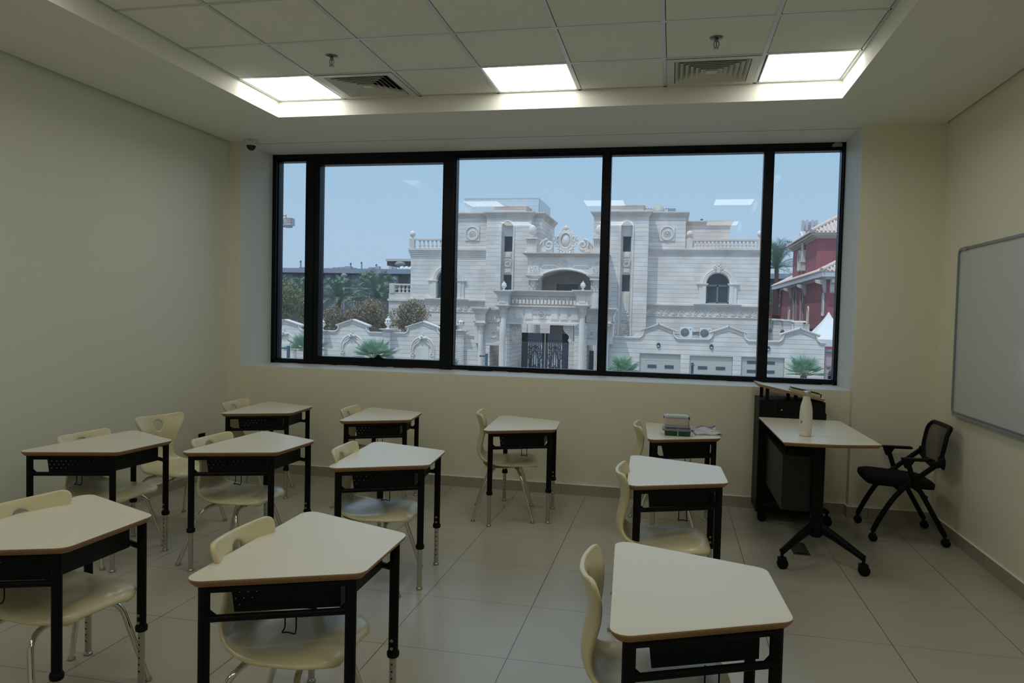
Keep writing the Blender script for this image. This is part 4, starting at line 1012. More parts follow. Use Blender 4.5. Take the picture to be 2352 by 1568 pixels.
for (hc_, hw, hb, hsp) in (WLt, WRt):
    b = MB(); yg = YM+0.30
    arc = [(hc_+hw*math.cos(PI*k/20), hsp+hw*math.sin(PI*k/20)) for k in range(21)]
    b.prism([(hc_+hw, hb)]+arc+[(hc_-hw, hb)], yg, yg+0.02, 'y'); pane = b
    f = MB(); t_ = 0.09
    f.box(hc_-hw, hc_+hw, yg-0.06, yg, hb, hb+t_); f.box(hc_-hw, hc_-hw+t_, yg-0.06, yg, hb, hsp); f.box(hc_+hw-t_, hc_+hw, yg-0.06, yg, hb, hsp)
    zt_ = hsp-0.05; f.box(hc_-hw, hc_+hw, yg-0.06, yg, zt_-t_*1.1, zt_+t_*0.6); f.box(hc_-t_*0.6, hc_+t_*0.6, yg-0.06, yg, hb, zt_)
    f.torus((hc_, yg-0.03, hsp), hw-0.03, 0.03, 'y', 24, 6, a0=0, a1=PI)
    wf = f.build('window', M['wframe'], man); pane.build('pane', M['wglass'], wf)
    s_ = MB(); ow = hw*0.62
    for sg in (-1, 1):
        xa, xb = hc_+sg*hw*1.02, hc_+sg*(hw*1.02+ow)
        s_.box(xa, xb, YM-0.10, YM, hb-0.10, hsp-0.12); s_.box(xa, hc_+sg*(hw*1.02+ow*0.55), YM-0.14, YM-0.1, hb, hsp-0.12)
        x_a, x_b = min(xa, xb)-0.06, max(xa, xb)+0.06; cornice(s_, x_a, x_b, YM-0.10, YM, hsp-0.12, hsp+0.06, 0.10, steps=3)
    for rr_, th_ in ((hw*1.06, 0.05), (hw*1.16, 0.07), (hw*1.30, 0.07), (hw*1.38, 0.03)): s_.torus((hc_, YM-0.08, hsp+0.04), rr_, th_, 'y', 28, 6, a0=0, a1=PI)
    # flat voussoir ring
    n_ = 24; r0_, r1_ = hw*1.0, hw*1.62
    vs = [(hc_+r_*math.cos(PI*k/n_), YM-0.06, hsp+0.04+r_*math.sin(PI*k/n_)) for r_ in (r0_, r1_) for k in range(n_+1)]
    s_.add(vs, [(k, n_+1+k, n_+2+k, k+1) for k in range(n_)])
    vs = [(hc_+r1_*math.cos(PI*k/n_), y_, hsp+0.04+r1_*math.sin(PI*k/n_)) for y_ in (YM-0.06, YM) for k in range(n_+1)]
    s_.add(vs, [(k, n_+1+k, n_+2+k, k+1) for k in range(n_)])
    # keystone ornament with two volutes and a shell
    kz = hsp+hw*1.28
    for sg in (-1, 1): s_.tube(scroll_pts(hc_+sg*0.17, kz+0.16, 0.16, 1.4, PI/2, -sg, YM-0.14), 0.045, 6)
    for k in range(5):
        a = PI/2+(k-2)*0.5; s_.tube([(hc_, YM-0.15, kz+0.30), (hc_+0.20*math.cos(a), YM-0.17, kz+0.36+0.22*math.sin(a))], [0.05, 0.03], 6)
    s_.prism([(hc_-0.10, kz-0.18), (hc_+0.10, kz-0.18), (hc_+0.16, kz+0.30), (hc_-0.16, kz+0.30)], YM-0.16, YM, 'y')
    cornice(s_, hc_-hw*1.9, hc_+hw*1.9, YM-0.12, YM, hb-0.22, hb-0.02, 0.14, steps=3)
    s_.build('window_surround', M['plain'], man)
# upper blocks
b = MB(); b.box(bX['bLx0'], bX['bLx1'], YM, YM+6.4, zl_top, zB); b.box(bX['tRx0'], bX['bRx1'], YM, YM+6.4, zl_top, zB)
b.box(bX['bLx1']-1.0, bX['bLx1'], YM, YM+6.4, GZ, zl_top); b.build('upper_block', M['stone'], man)
for nm, x0, x1 in (('left_tower', bX['tLx0'], bX['tLx1']), ('right_tower', bX['tRx0'], bX['tRx1'])):
    uc = 1164.5 if nm == 'left_tower' else 1438.5
    xc_ = xx(uc, 590, YT); nw = (xx(uc+14.5, 590, YT)-xx(uc, 590, YT)); zn1 = zz(uc, 508, YT)-nw
    b = MB(); b.box(x0, xc_-nw, YT, YM, GZ, zT); b.box(xc_+nw, x1, YT, YM, GZ, zT)
    arc = [(xc_+nw*math.cos(PI*k/14), zn1+nw*math.sin(PI*k/14)) for k in range(15)]
    for k in range(14):
        a, c_ = arc[k], arc[k+1]; b.quad((a[0], YT, a[1]), (c_[0], YT, c_[1]), (c_[0], YT, zT), (a[0], YT, zT)); b.quad((a[0], YT+0.35, a[1]), (c_[0], YT+0.35, c_[1]), (c_[0], YT, c_[1]), (a[0], YT, a[1]))
    b.box(xc_-nw, xc_+nw, YT+0.9, YM+0.1, GZ, zT); b.box(xc_-nw, xc_+nw, YT, YM, zT-0.05, zT)
    tw = b.build(nm, M['stone'], man)
    b = MB(); hw_ = nw*0.66
    wz = [(zz(uc, 541.5, YT), zz(uc, 577, YT)), (zz(uc, 630, YT), zz(uc, 669, YT))]
    # niche back wall, split around the two windows
    zs_ = [GZ, wz[1][1], wz[1][0], wz[0][1], wz[0][0], zn1+nw]
    for k in (0, 2, 4): b.box(xc_-nw, xc_+nw, YT+0.35, YT+0.9, zs_[k], zs_[k+1])
    for k in (1, 3): b.box(xc_-nw, xc_-hw_, YT+0.35, YT+0.9, zs_[k], zs_[k+1]); b.box(xc_+hw_, xc_+nw, YT+0.35, YT+0.9, zs_[k], zs_[k+1])
    # round moulding around the niche
    b.torus((xc_, YT-0.02, zn1), nw*1.02, 0.07, 'y', 24, 6, a0=0, a1=PI)
    for sg in (-1, 1): b.tube([(xc_+sg*nw*1.02, YT-0.02, GZ), (xc_+sg*nw*1.02, YT-0.02, zn1)], 0.07, 8)
    for (za, zb_) in ((zz(uc, 579, YT), zz(uc, 592, YT)), (zz(uc, 614, YT), zz(uc, 627, YT))):
        b.box(xc_-hw_*0.8, xc_+hw_*0.8, YT+0.30, YT+0.36, zb_+0.03, za-0.05); b.box(xc_-hw_*0.6, xc_+hw_*0.6, YT+0.28, YT+0.31, zb_+0.08, za-0.10)
    if nm == 'right_tower':
        za, zb_ = zz(uc, 674, YT), zz(uc, 719, YT); b.box(xc_-hw_*0.9, xc_+hw_*0.9, YT+0.29, YT+0.36, zb_, za); b.box(xc_-hw_*0.4, xc_+hw_*0.4, YT+0.26, YT+0.30, zb_+0.15, za-0.15)
        za, zb_ = zz(uc, 724, YT), zz(uc, 772, YT); rg = random.Random(5)
        for k in range(70): b.sphere((xc_+rg.uniform(-hw_*0.85, hw_*0.85), YT+0.34, rg.uniform(zb_, za)), rg.uniform(0.04, 0.08), 6)
    b.build('niche', M['plain'], tw)
    for (za, zb_) in wz:
        f = MB(); f.box(xc_-hw_, xc_+hw_, YT+0.50, YT+0.56, zb_, zb_+0.05); f.box(xc_-hw_, xc_+hw_, YT+0.50, YT+0.56, za-0.05, za)
        f.box(xc_-hw_, xc_-hw_+0.05, YT+0.50, YT+0.56, zb_, za); f.box(xc_+hw_-0.05, xc_+hw_, YT+0.50, YT+0.56, zb_, za); wf = f.build('window', M['wframe'], man)
        f = MB(); f.box(xc_-hw_, xc_+hw_, YT+0.53, YT+0.55, zb_, za); f.build('pane', M['wglass'], wf)
    medallion('rosette', man, xc_, YT+0.33, zz(uc, 603.5, YT), nw*0.62, 8)
# cornices
b = MB()
zc_h = 0.42
cornice(b, bX['bLx0'], bX['bLx1'], YM, YM+6.4, zB-zc_h, zB+0.02, 0.28, steps=5); cornice(b, bX['tRx0']+0.2, bX['bRx1'], YM, YM+6.4, zB-zc_h, zB+0.02, 0.24, steps=5)
for x0, x1 in ((bX['tLx0'], bX['tLx1']), (bX['tRx0'], bX['tRx1'])): cornice(b, x0, x1, YT, YM+3, zT-zc_h, zT+0.03, 0.26, steps=5)
cornice(b, xL, bX['tLx0'], YM, YM+DEEP, zz(1000, 585, YM)-0.28, zl_top+0.02, 0.20, steps=5, sides=(1, 0)); cornice(b, bX['tRx1'], xR, YM, YM+DEEP, zz(1650, 585, YM)-0.1, zz(1650, 572, YM)+0.02, 0.20, steps=5, sides=(0, 1))
b.build('cornice', M['cornice'], man)
# belt course with carved frieze
b = MB()
for x0, x1, v0, v1, u in ((xL, bX['tLx0'], 686, 698, 980), (bX['tRx1'], xR, 700, 712, 1620)):
    za, zb_ = zz(u, v0, YM), zz(u, v1, YM); cornice(b, x0, x1, YM, YM+0.3, zb_, za, 0.20, steps=4)
    zf = zz(u, v1+16, YM); x = x0+0.2; k = 0
    while x < x1-0.4:
        b.torus((x+0.25, YM-0.02, (zb_+zf)/2), 0.15, 0.035, 'y', 12, 5, a0=0.4+(k % 2)*PI, a1=5.2+(k % 2)*PI); b.tube([(x+0.05, YM-0.01, zf+0.08), (x+0.5, YM-0.01, zb_-0.08)], 0.03, 5); x += 0.52; k += 1
    b.box(x0, x1, YM-0.05, YM+0.1, zf-0.04, zf+0.02)
b.build('belt_course', M['cornice'], man)
# roof balustrades
BS = MB(); hb_ = 0.62
def balustrade(x0, x1, y, z0, z1, n, piers, parent, ball=True):
    global proto_bal
    b = MB(); h = z1-z0; b.box(x0, x1, y-0.13, y+0.13, z1-0.12, z1); b.box(x0, x1, y-0.12, y+0.12, z0, z0+0.08)
    for px_ in piers: b.box(px_-0.20, px_+0.20, y-0.16, y+0.16, z0, z1+0.02)
    bo = b.build('balustrade', M['cornice'], parent)
    if ball:
        for px_ in piers:
            b = MB(); r = 0.24; b.lathe([(0.14, z1), (0.14, z1+0.05), (0.07, z1+0.10), (0.07, z1+0.16)], (px_, y, 0), 12); b.sphere((px_, y, z1+0.16+r*0.9), r, 16, sz=1.05); b.build('ball_finial', M['plain'], bo)
    me = None
    for k in range(n):
        x = x0+(x1-x0)*(k+0.5)/n
        if any(abs(x-p) < 0.3 for p in piers): continue
        if me is None:
            q = MB(); q.lathe([(r, z0+0.08+hh) for r, hh in baluster_prof(h-0.20, 0.115)], (x, y, 0), 10); o2 = q.build('baluster', M['cornice'], bo); me = o2; xb0 = x
        else: c = me.copy(); COL.objects.link(c); c.location.x = me.location.x+(x-xb0)
zr0, zr1 = zz(1650, 571.5, YM), zz(1650, 549.5, YM)
x1_ = xR+0.1; balustrade(bX['bRx1']+0.05, x1_, YM-0.02, zr0, zr1, 20, [bX['bRx1']+0.3, x1_-0.22], man)
balustrade(xL-0.12, bX['bLx0']-0.02, YM-0.02, zz(1000, 573, YM), zz(1000, 548.5, YM), 11, [xL+0.12], man)
# set back roof room on the right, caps, screens and rooftop equipment
b = MB(); Yr = YM+5; x0, x1 = xx(1560, 540, Yr), xx(1676, 540, Yr); b.box(x0, x1, Yr, Yr+8, zl_top-1, zz(1620, 508, Yr)); b.build('roof_room', M['pink'], man)
b = MB(); cornice(b, x0, x1, Yr, Yr+8, zz(1620, 517, Yr), zz(1620, 507, Yr), 0.25, steps=4); b.build('roof_room_cornice', M['cornice'], man)
for u0, u1, v0, v1, Y in ((1136, 1208, 474, 488, YM+0.4), (1404, 1478, 472, 486, YM+0.4)):
    b = MB(); x0, x1, z0, z1 = pb(b, u0, v0, u1, v1, Y, 2.0); cornice(b, x0, x1, Y, Y+2, z1-0.12, z1+0.06, 0.12, steps=3); b.build('roof_cap', M['pink'], man)
b = MB(); Y = YM+2.0; x0, x1 = xx(1067, 470, Y), xx(1237, 470, Y); z0, z1 = zz(1150, 490, Y), zz(1150, 455.5, Y)
n_ = 62
for k in range(n_+1):
    x = x0+(x1-x0)*k/n_; b.box(x-0.022, x+0.022, Y, Y+0.05, z0, z1)
for k in range(0, 24):
    y = Y+5.5*k/23; b.box(x1-0.02, x1+0.02, y-0.022, y+0.022, z0, z1)
for z in (z0+0.05, (z0+z1)/2, z1-0.05): b.box(x0, x1, Y+0.03, Y+0.06, z-0.02, z+0.02); b.box(x1-0.03, x1+0.01, Y, Y+5.5, z-0.02, z+0.02)
b.box(x0-0.05, x1+0.05, Y-0.02, Y+0.08, z1, z1+0.06)
b.box(x1+0.03, x1+0.05, Y+0.2, Y+5.5, z0, z1)
b.build('roof_screen', mat('pale_metal_screen', (0.56, 0.60, 0.62), 0.5), man)
b = MB(); Y = YM+3
for k in range(14): x = xx(1485+k*5, 482, Y); b.box(x-0.03, x+0.03, Y, Y+0.06, zz(1500, 490, Y), zz(1500, 479, Y))
b.box(xx(1483, 480, Y), xx(1552, 480, Y), Y, Y+0.08, zz(1510, 480.5, Y), zz(1510, 478.5, Y)); b.build('roof_screen', M['cornice'], man)
b = MB(); pb(b, 1534, 480, 1552, 488, YM+2.2, 0.8); b.build('roof_unit', mat('rooftop_unit', (0.22, 0.30, 0.32), 0.6), man)
b = MB(); b.lathe([(0.01, YM+2.3), (0.5, YM+2.4), (0.5, YM+2.45)], (xx(1512, 484, YM+2.3), 0, zz(1512, 486, YM+2.3)), 20, axis='y'); b.build('satellite_dish', mat('dish_grey', (0.45, 0.43, 0.40), 0.6), man)
b = MB(); pb(b, 1609, 502.5, 1615, 508, Yr+0.5, 0.5); b.build('roof_unit', mat('rooftop_box', (0.08, 0.12, 0.14), 0.6), man)
# the four big rosettes
medallion('rosette', man, xx(1085.5, 536, YM), YM-0.02, zz(1085.5, 536, YM), (xx(1101, 536, YM)-xx(1070, 536, YM))/2, 12)
medallion('rosette', man, xx(1532.5, 536, YM), YM-0.02, zz(1532.5, 536, YM), (xx(1549, 536, YM)-xx(1516, 536, YM))/2, 12)
# small terrace on the far left
Yl = YM+1.0; b = MB(); x0, x1 = xx(893, 690, Yl), xL+0.5; b.box(x0, x1, Yl, Yl+6, GZ, zz(915, 690, Yl)); b.build('terrace', M['stone'], man)
b = MB(); b.box(x0-0.1, x1, Yl-0.1, Yl+6, zz(915, 691, Yl), zz(915, 686, Yl)); b.box(x0, x1, Yl, Yl+0.3, zz(915, 687, Yl), zz(915, 673, Yl)); b.build('terrace_edge', M['plain'], man)
balustrade(x0+0.05, x1, Yl+0.1, zz(915, 673, Yl), zz(915, 651, Yl), 8, [x0+0.25], man, ball=False)

# portico arch standing before the centre
YP = 47.4; DPT = 3.2
x0, x1 = xx(1212, 610, YP), xx(1385, 610, YP); xc_ = (x0+x1)/2; zt_, zb_ = zz(1300, 590, YP), zz(1300, 631, YP)
b = MB(); ax0, ax1 = xx(1244, 625, YP), xx(1352, 625, YP); hw = (ax1-ax0)/2; acx = (ax0+ax1)/2; rise = zz(1300, 618, YP)-zz(1300, 631, YP)
Ra = (hw*hw+rise*rise)/(2*rise); ang0 = math.asin(hw/Ra); zcen = zb_+rise-Ra
arc = [(acx+Ra*math.sin(-ang0+2*ang0*k/20), zcen+Ra*math.cos(-ang0+2*ang0*k/20)) for k in range(21)]
b.box(x0, ax0, YP, YP+DPT, zb_, zt_); b.box(ax1, x1, YP, YP+DPT, zb_, zt_)
for k in range(20):
    a, c_ = arc[k], arc[k+1]; b.quad((a[0], YP, a[1]), (c_[0], YP, c_[1]), (c_[0], YP, zt_), (a[0], YP, zt_)); b.quad((a[0], YP+DPT, a[1]), (c_[0], YP+DPT, c_[1]), (c_[0], YP, c_[1]), (a[0], YP, a[1]))
b.box(ax0, ax1, YP, YP+DPT, zt_-0.02, zt_)
po = b.build('portico', M['plain'], man)
b = MB(); b.tube([(p[0], YP-0.02, p[1]) for p in arc], 0.09, 6, caps=False)
for sg in (-1, 1):
    xa, xb = acx+sg*hw*0.32, acx+sg*hw*1.0
    b.box(xa, xb, YP-0.05, YP, zb_+rise+0.12, zt_-0.28); b.box(xa+sg*0.1, xb-sg*0.1, YP-0.08, YP-0.04, zb_+rise+0.22, zt_-0.38)
b.torus((acx, YP-0.04, (zt_+zb_+rise)/2), 0.17, 0.04, 'y', 20, 6)
for sg, xw0, xw1 in ((-1, x0, ax0-0.15), (1, ax1+0.15, x1)):
    b.box(xw0+0.05, xw1-0.05, YP-0.05, YP, zb_+0.05, zt_-0.2); rg = random.Random(9)
    for k in range(26):
        x = rg.uniform(xw0+0.15, xw1-0.15); z = rg.uniform(zb_+0.2, zt_-0.35); b.torus((x, YP-0.06, z), 0.07, 0.022, 'y', 8, 4, a0=rg.uniform(0, 3), a1=5)
b.build('carved_panel', M['plain'], po)
b = MB(); cornice(b, x0, x1, YP, YP+DPT, zt_-0.02, zz(1300, 581, YP), 0.40, steps=5); b.build('entablature', M['cornice'], po)
for uc in (1226, 1369):
    b = MB(); xq = xx(uc, 650, YP); cornice(b, xq-0.40, xq+0.40, YP+0.2, YP+1.1, zz(uc, 640, YP), zb_, 0.30, steps=4); b.box(xq-0.42, xq+0.42, YP+0.3, YP+1.1, GZ, zz(uc, 640, YP)); b.build('pier', M['plain'], po)
    column('column', po, xq, YP-0.05, GZ, zz(uc, 640, YP), 0.28)
# inner wall of the porch with its window
b = MB(); Yi = YP+DPT+0.3; wx0, wx1, wz0, wz1 = xx(1279, 660, Yi), xx(1328, 660, Yi), zz(1303, 700, Yi), zz(1303, 652.5, Yi)
b.box(x0-0.5, wx0, Yi, Yi+0.4, GZ, zt_); b.box(wx1, x1+0.5, Yi, Yi+0.4, GZ, zt_); b.box(wx0, wx1, Yi, Yi+0.4, wz1, zt_); b.box(wx0, wx1, Yi, Yi+0.4, GZ, wz0)
b.box(wx0-0.35, wx1+0.35, Yi-0.05, Yi, wz1+0.0, wz1+0.22); b.box(wx0-0.35, wx0, Yi-0.05, Yi, wz0, wz1); b.box(wx1, wx1+0.35, Yi-0.05, Yi, wz0, wz1)
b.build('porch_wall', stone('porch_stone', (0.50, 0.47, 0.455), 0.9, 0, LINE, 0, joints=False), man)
b = MB(); b.box(wx0, wx1, Yi+0.2, Yi+0.22, wz0, wz1); b.build('window', M['wglass'], man)
# crest: oval cartouche, wings of foliage, side scrolls
b = MB(); yk = YP+0.5; kc, kz = xx(1299.5, 555, yk), zz(1299.5, 552, yk); zbz = zz(1300, 581, YP)
def oval(R_, sx, sz, r, y): b.torus((kc, y, kz), R_, r, 'y', 32, 8, sx=sx, sz=sz)
b.lathe([(0.001, yk-0.045), (0.36, yk-0.02), (0.36, yk+0.15)], (kc, 0, kz), 28, axis='y')
for i in range(len(b.v)): b.v[i] = (b.v[i][0], b.v[i][1], kz+(b.v[i][2]-kz)*1.45)
oval(0.40, 1, 1.42, 0.05, yk-0.06); oval(0.50, 1, 1.38, 0.05, yk-0.02); oval(0.60, 1, 1.32, 0.055, yk+0.02)
b.prism([(kc-0.55, zbz), (kc+0.55, zbz), (kc+0.62, kz), (kc+0.3, kz+0.75), (kc-0.3, kz+0.75), (kc-0.62, kz)], yk+0.03, yk+0.25, 'y')
rg = random.Random(2)
for sg in (-1, 1):
    for k in range(22):
        a = -PI/2+sg*(0.15+k*0.085); rr_ = 0.72+0.10*math.sin(k*2.3)
        b.sphere((kc+rr_*math.cos(a)*1.0, yk-0.02, kz+rr_*1.22*math.sin(a)), 0.055+0.045*math.sin(k*1.7)**2, 7)
    b.tube(scroll_pts(kc+sg*0.78, kz+0.05, 0.14, 1.2, -PI/2, sg, yk), 0.04, 6)
b.sphere((kc, yk, kz+0.88), 0.13, 10); b.lathe([(0.14, kz+0.92), (0.10, kz+1.0), (0.01, kz+1.14)], (kc, yk, 0), 10)
for sg in (-1, 1): b.tube([(kc+sg*0.32, yk, kz+0.72), (kc+sg*0.20, yk, kz+0.90), (kc+sg*0.06, yk, kz+0.95)], 0.05, 6)
for sg in (-1, 1):
    sc_x, sc_z = kc+sg*1.25, zbz+0.62
    b.tube(scroll_pts(sc_x, sc_z, 0.42, 1.5, PI/2-sg*0.8, -sg, yk), 0.075, 7)
    pts = bez([(sc_x+sg*0.10, yk, sc_z+0.42), (sc_x+sg*0.75, yk, sc_z+0.30), (sc_x+sg*0.65, yk, zbz+0.12), (sc_x+sg*1.75, yk, zbz+0.08)], 12)
    b.tube(pts, 0.085, 7); P_ = [(p.x, p.z) for p in pts]+[(sc_x+sg*1.75, zbz), (sc_x-sg*0.3, zbz), (sc_x-sg*0.2, sc_z)]
    P_ = P_ if sg < 0 else P_; b.prism(P_ if sg > 0 else P_[::-1], yk+0.02, yk+0.14, 'y')
    b.prism([(sc_x+sg*0.1, zbz+0.12), (sc_x+sg*0.55, zbz+0.12), (sc_x+sg*0.32, zbz+0.55)][::sg], yk-0.06, yk+0.02, 'y')
b.build('crest', M['plain'], po)
for uc in (1222.5, 1376):
    b = MB(); xq = xx(uc, 560, YP+0.5); za = zbz; h = zz(uc, 546, YP+0.5)-za; yq = YP+0.55
    prof = bez([(0.36, 0, 0), (0.36, 0, 0.30*h), (0.22, 0, 0.30*h), (0.40, 0, h*0.9)], 10)
    for k in range(10):
        a, c_ = prof[k], prof[k+1]; b.box(xq-0.38, xq+0.38, yq-0.38+(0.38-a.x), yq+0.3, za+a.z, za+c_.z)
    for k in range(7): x = xq-0.33+k*0.11; b.tube([(x, yq-p.x, za+p.z) for p in prof], 0.045, 5)
    b.box(xq-0.45, xq+0.45, yq-0.5, yq+0.35, za+h*0.9, za+h); b.sphere((xq, yq, za+h+0.16), 0.20, 10, sz=0.6)
    b.lathe([(0.02, za+h+0.12), (0.24, za+h+0.30), (0.30, za+h+0.52), (0.26, za+h+0.74), (0.14, za+h+0.90), (0.01, za+h+0.95)], (xq, yq, 0), 14); b.build('egg_finial', M['plain'], po)
# ground floor strip window left of the gate, seen over the street wall
b = MB(); b.box(xx(996, 757, YM), xx(1049, 757, YM), YM-0.02, YM+0.02, zz(1020, 768, YM), zz(1020, 745, YM)); b.build('window', M['wglass'], man)
b = MB(); q0, q1 = xx(990, 745, YM), xx(1056, 745, YM); z_ = zz(1020, 742.5, YM); b.box(q0, q1, YM-0.12, YM, z_-0.14, z_+0.05); b.build('window_ledge', M['plain'], man)
# ------------------------------------------------------------------ GATEWAY in the street wall
YG_ = 39.2
gw = thing('gateway', 'carved stone gateway with columns around the dark double gate', 'gateway', (xx(1250, 800, YG_), YG_, GZ))
gx = xx(1250, 720, YG_)
def colpx(u0, u1, v, Y): return (xx(u0, v, Y)+xx(u1, v, Y))/2, (xx(u1, v, Y)-xx(u0, v, Y))/2
lx, lr = colpx(1149, 1161, 780, YG_-0.5); rx, rr2 = colpx(1327.5, 1344, 780, YG_-0.5); pr = 0.20
ix0, ix1 = xx(1166, 720, YG_), xx(1326, 720, YG_)
ztop, zdl, zbot = zz(1250, 667, YG_), zz(1250, 702, YG_), zz(1250, 742, YG_)
b = MB(); DG = 3.8
b.box(ix0-0.3, ix1+0.3, YG_, YG_+1.2, zbot, zdl)                     # lintel
for sg, xa, xb in ((-1, xx(1146, 800, YG_), xx(1170, 800, YG_)), (1, xx(1319, 800, YG_), xx(1347, 800, YG_))): b.box(xa, xb, YG_, YG_+DG, GZ, zbot)
b.build('gate_pier', M['stone_wall'], gw)
b = MB(); b.box(xx(1306, 800, 43.3), xx(1330, 800, 43.3), 43.3, 44.3, GZ, zz(1312, 742, 43.3)); b.build('inner_pier', M['stone_wall'], gw)
b = MB(); cornice(b, ix0, ix1, YG_-0.1, YG_+1.2, zz(1250, 679, YG_), ztop, 0.25, steps=5); b.box(ix0, ix1, YG_, YG_+1.2, zdl, zz(1250, 679, YG_))
b.box(ix0-0.1, ix1+0.1, YG_-0.22, YG_+1.2, zdl-0.08, zdl); b.box(ix0-0.05, ix1+0.05, YG_-0.25, YG_+1.2, zbot-0.10, zbot)
x = ix0+0.15; k = 0
while x < ix1-0.3:
    zf = zz(1250, 682, YG_); b.torus((x+0.2, YG_-0.03, zf), 0.12, 0.03, 'y', 10, 5, a0=(k % 2)*PI, a1=4.6+(k % 2)*PI); k += 1; x += 0.40
b.build('frieze', M['cornice'], gw)
b = MB(); nden = 19
for k in range(nden): x = ix0+0.15+(ix1-ix0-0.3)*k/(nden-1); b.box(x-0.10, x+0.06, YG_-0.14, YG_, zdl+0.10, zz(1250, 688.5, YG_))
b.build('dentils', M['plain'], gw)
b = MB(); zp0, zp1 = zbot+0.18, zdl-0.22; xm = xx(1244, 722, YG_)
for c_ in (-2.85, -1.95, -1.12, 1.12, 1.95, 2.85):
    q = c_*0.72; b.box(xm+q-0.25, xm+q+0.25, YG_-0.03, YG_, zp0, zp1); b.box(xm+q-0.19, xm+q+0.19, YG_-0.06, YG_-0.03, zp0+0.07, zp1-0.07)
b.build('panel', M['plain'], gw); medallion('rosette', gw, xm, YG_-0.04, zz(1244, 722, YG_), 0.24, 10, square=False)
for cx2, r_, u in ((lx, lr, 1155), (rx, rr2, 1336)):
    b = MB(); w2 = 0.34; za, zb_, zc_ = zz(u, 666, YG_-0.9), zz(u, 679, YG_-0.9), zz(u, 700, YG_-0.9)
    b.box(cx2-w2, cx2+w2, YG_-0.5-w2, YG_+0.5, zc_, zb_); b.box(cx2-w2*0.6, cx2+w2*0.6, YG_-0.5-w2-0.03, YG_-0.5, zc_+0.12, zb_-0.08)
    cornice(b, cx2-w2, cx2+w2, YG_-0.5-w2, YG_+0.5, zb_, za, 0.26, steps=5); cornice(b, cx2-w2, cx2+w2, YG_-0.5-w2, YG_+0.5, zc_-0.12, zc_, 0.12, steps=3); b.build('pier_block', M['cornice'], gw)
    column('column', gw, cx2, YG_-0.5, GZ, zc_-0.12, 0.19, flutes=10)
    b = MB(); urn(b, cx2, YG_-0.5, za, zz(u, 645, YG_-0.5)-za); b.build('urn', M['plain'], gw)
# scroll brackets under the lintel
for u0, sg in ((1173, -1), (1318, 1)):
    b = MB(); xq = xx(u0, 755, YG_+0.3); z1 = zbot-0.10; 
    out = bez([(xq-sg*0.55, 0, z1), (xq-sg*0.75, 0, z1-0.45), (xq-sg*0.10, 0, z1-0.45), (xq-sg*0.12, 0, z1-0.98)], 10)
    P_ = [(xq, z1)]+[(p.x, p.z) for p in out]+[(xq, z1-0.98)]
    b.prism(P_ if sg < 0 else P_[::-1], YG_+0.15, YG_+0.55, 'y'); b.tube([(p.x, YG_+0.13, p.z) for p in out], 0.05, 6)
    b.tube(scroll_pts(xq-sg*0.32, z1-0.24, 0.22, 1.6, PI/2, -sg, YG_+0.12), 0.045, 6); b.tube(scroll_pts(xq-sg*0.18, z1-0.92, 0.13, 1.3, PI/2, sg, YG_+0.12), 0.035, 6); b.build('bracket', M['plain'], gw)
# low side bays with medallions
for side, (xa, xb, xc2, uM, um0) in ((-1, (xx(1090, 750, YG_+0.4), xx(1148, 750, YG_+0.4), xx(1103, 780, YG_), 1134, 1085)), (1, (xx(1346, 750, YG_+0.4), xx(1408, 750, YG_+0.4), xx(1391, 780, YG_), 1360, 1400))):
    Y = YG_+0.4; u = uM; z1, z2, z3, z4 = zz(u, 708, Y), zz(u, 722, Y), zz(u, 741, Y), zz(u, 789, Y)
    b = MB(); b.box(xa, xb, Y, Y+0.9, z4, z2); b.build('side_bay', M['plain'], gw)
    b = MB(); cornice(b, xa, xb, Y, Y+0.9, z2, z1, 0.22, steps=5, sides=(side < 0, side > 0)); cornice(b, xa, xb, Y, Y+0.9, z3-0.04, z3+0.10, 0.12, steps=3, sides=(side < 0, side > 0))
    xk = xa+0.35
    while xk < xb-0.2: b.box(xk, xk+0.13, Y-0.08, Y, z3+0.14, z2-0.12); xk += 0.30
    b.box(xa+0.35 if side < 0 else xa, xb if side < 0 else xb-0.35, Y-0.12, Y+0.9, z4-0.10, z4+0.06); b.build('side_cornice', M['cornice'], gw)
    medallion('rosette', gw, xx(u, 765, Y), Y-0.03, zz(u, 765, Y), 0.29, 8)
    w2 = 0.30; b = MB(); b.box(xc2-w2, xc2+w2, YG_-0.05, YG_+1.3, z3, z2); cornice(b, xc2-w2, xc2+w2, YG_-0.05, YG_+1.3, z2, z1+0.05, 0.30, steps=5); cornice(b, xc2-w2, xc2+w2, YG_-0.05, YG_+1.3, z3-0.10, z3, 0.12, steps=3); b.build('pier_block', M['cornice'], gw)
    column('column', gw, xc2, YG_+0.15, GZ, z3-0.10, 0.17, flutes=10)
    b = MB(); xs0 = xc2+0.14 if side < 0 else xc2-0.55; b.box(xs0, xs0+0.40, YG_+0.3, YG_+3.2, GZ, z4); b.build('side_wall', M['stone_wall'], gw)
    b = MB(); x_1, x_2 = (xa+0.7, xb+0.2) if side < 0 else (xa-0.4, xb-0.7)
    if side < 0: b.box(x_2-1.0, x_2, YG_+3.3, YG_+3.4, GZ, zz(1130, 800, YG_+3.3)-0.5); b.build('side_gate', M['iron'], gw)
    else: b.box(xx(1342, 830, YG_+1.8), xx(1363, 830, YG_+1.8), YG_+1.8, YG_+1.88, GZ, zz(1350, 805, YG_+1.8)); b.build('side_gate', M['iron'], gw)
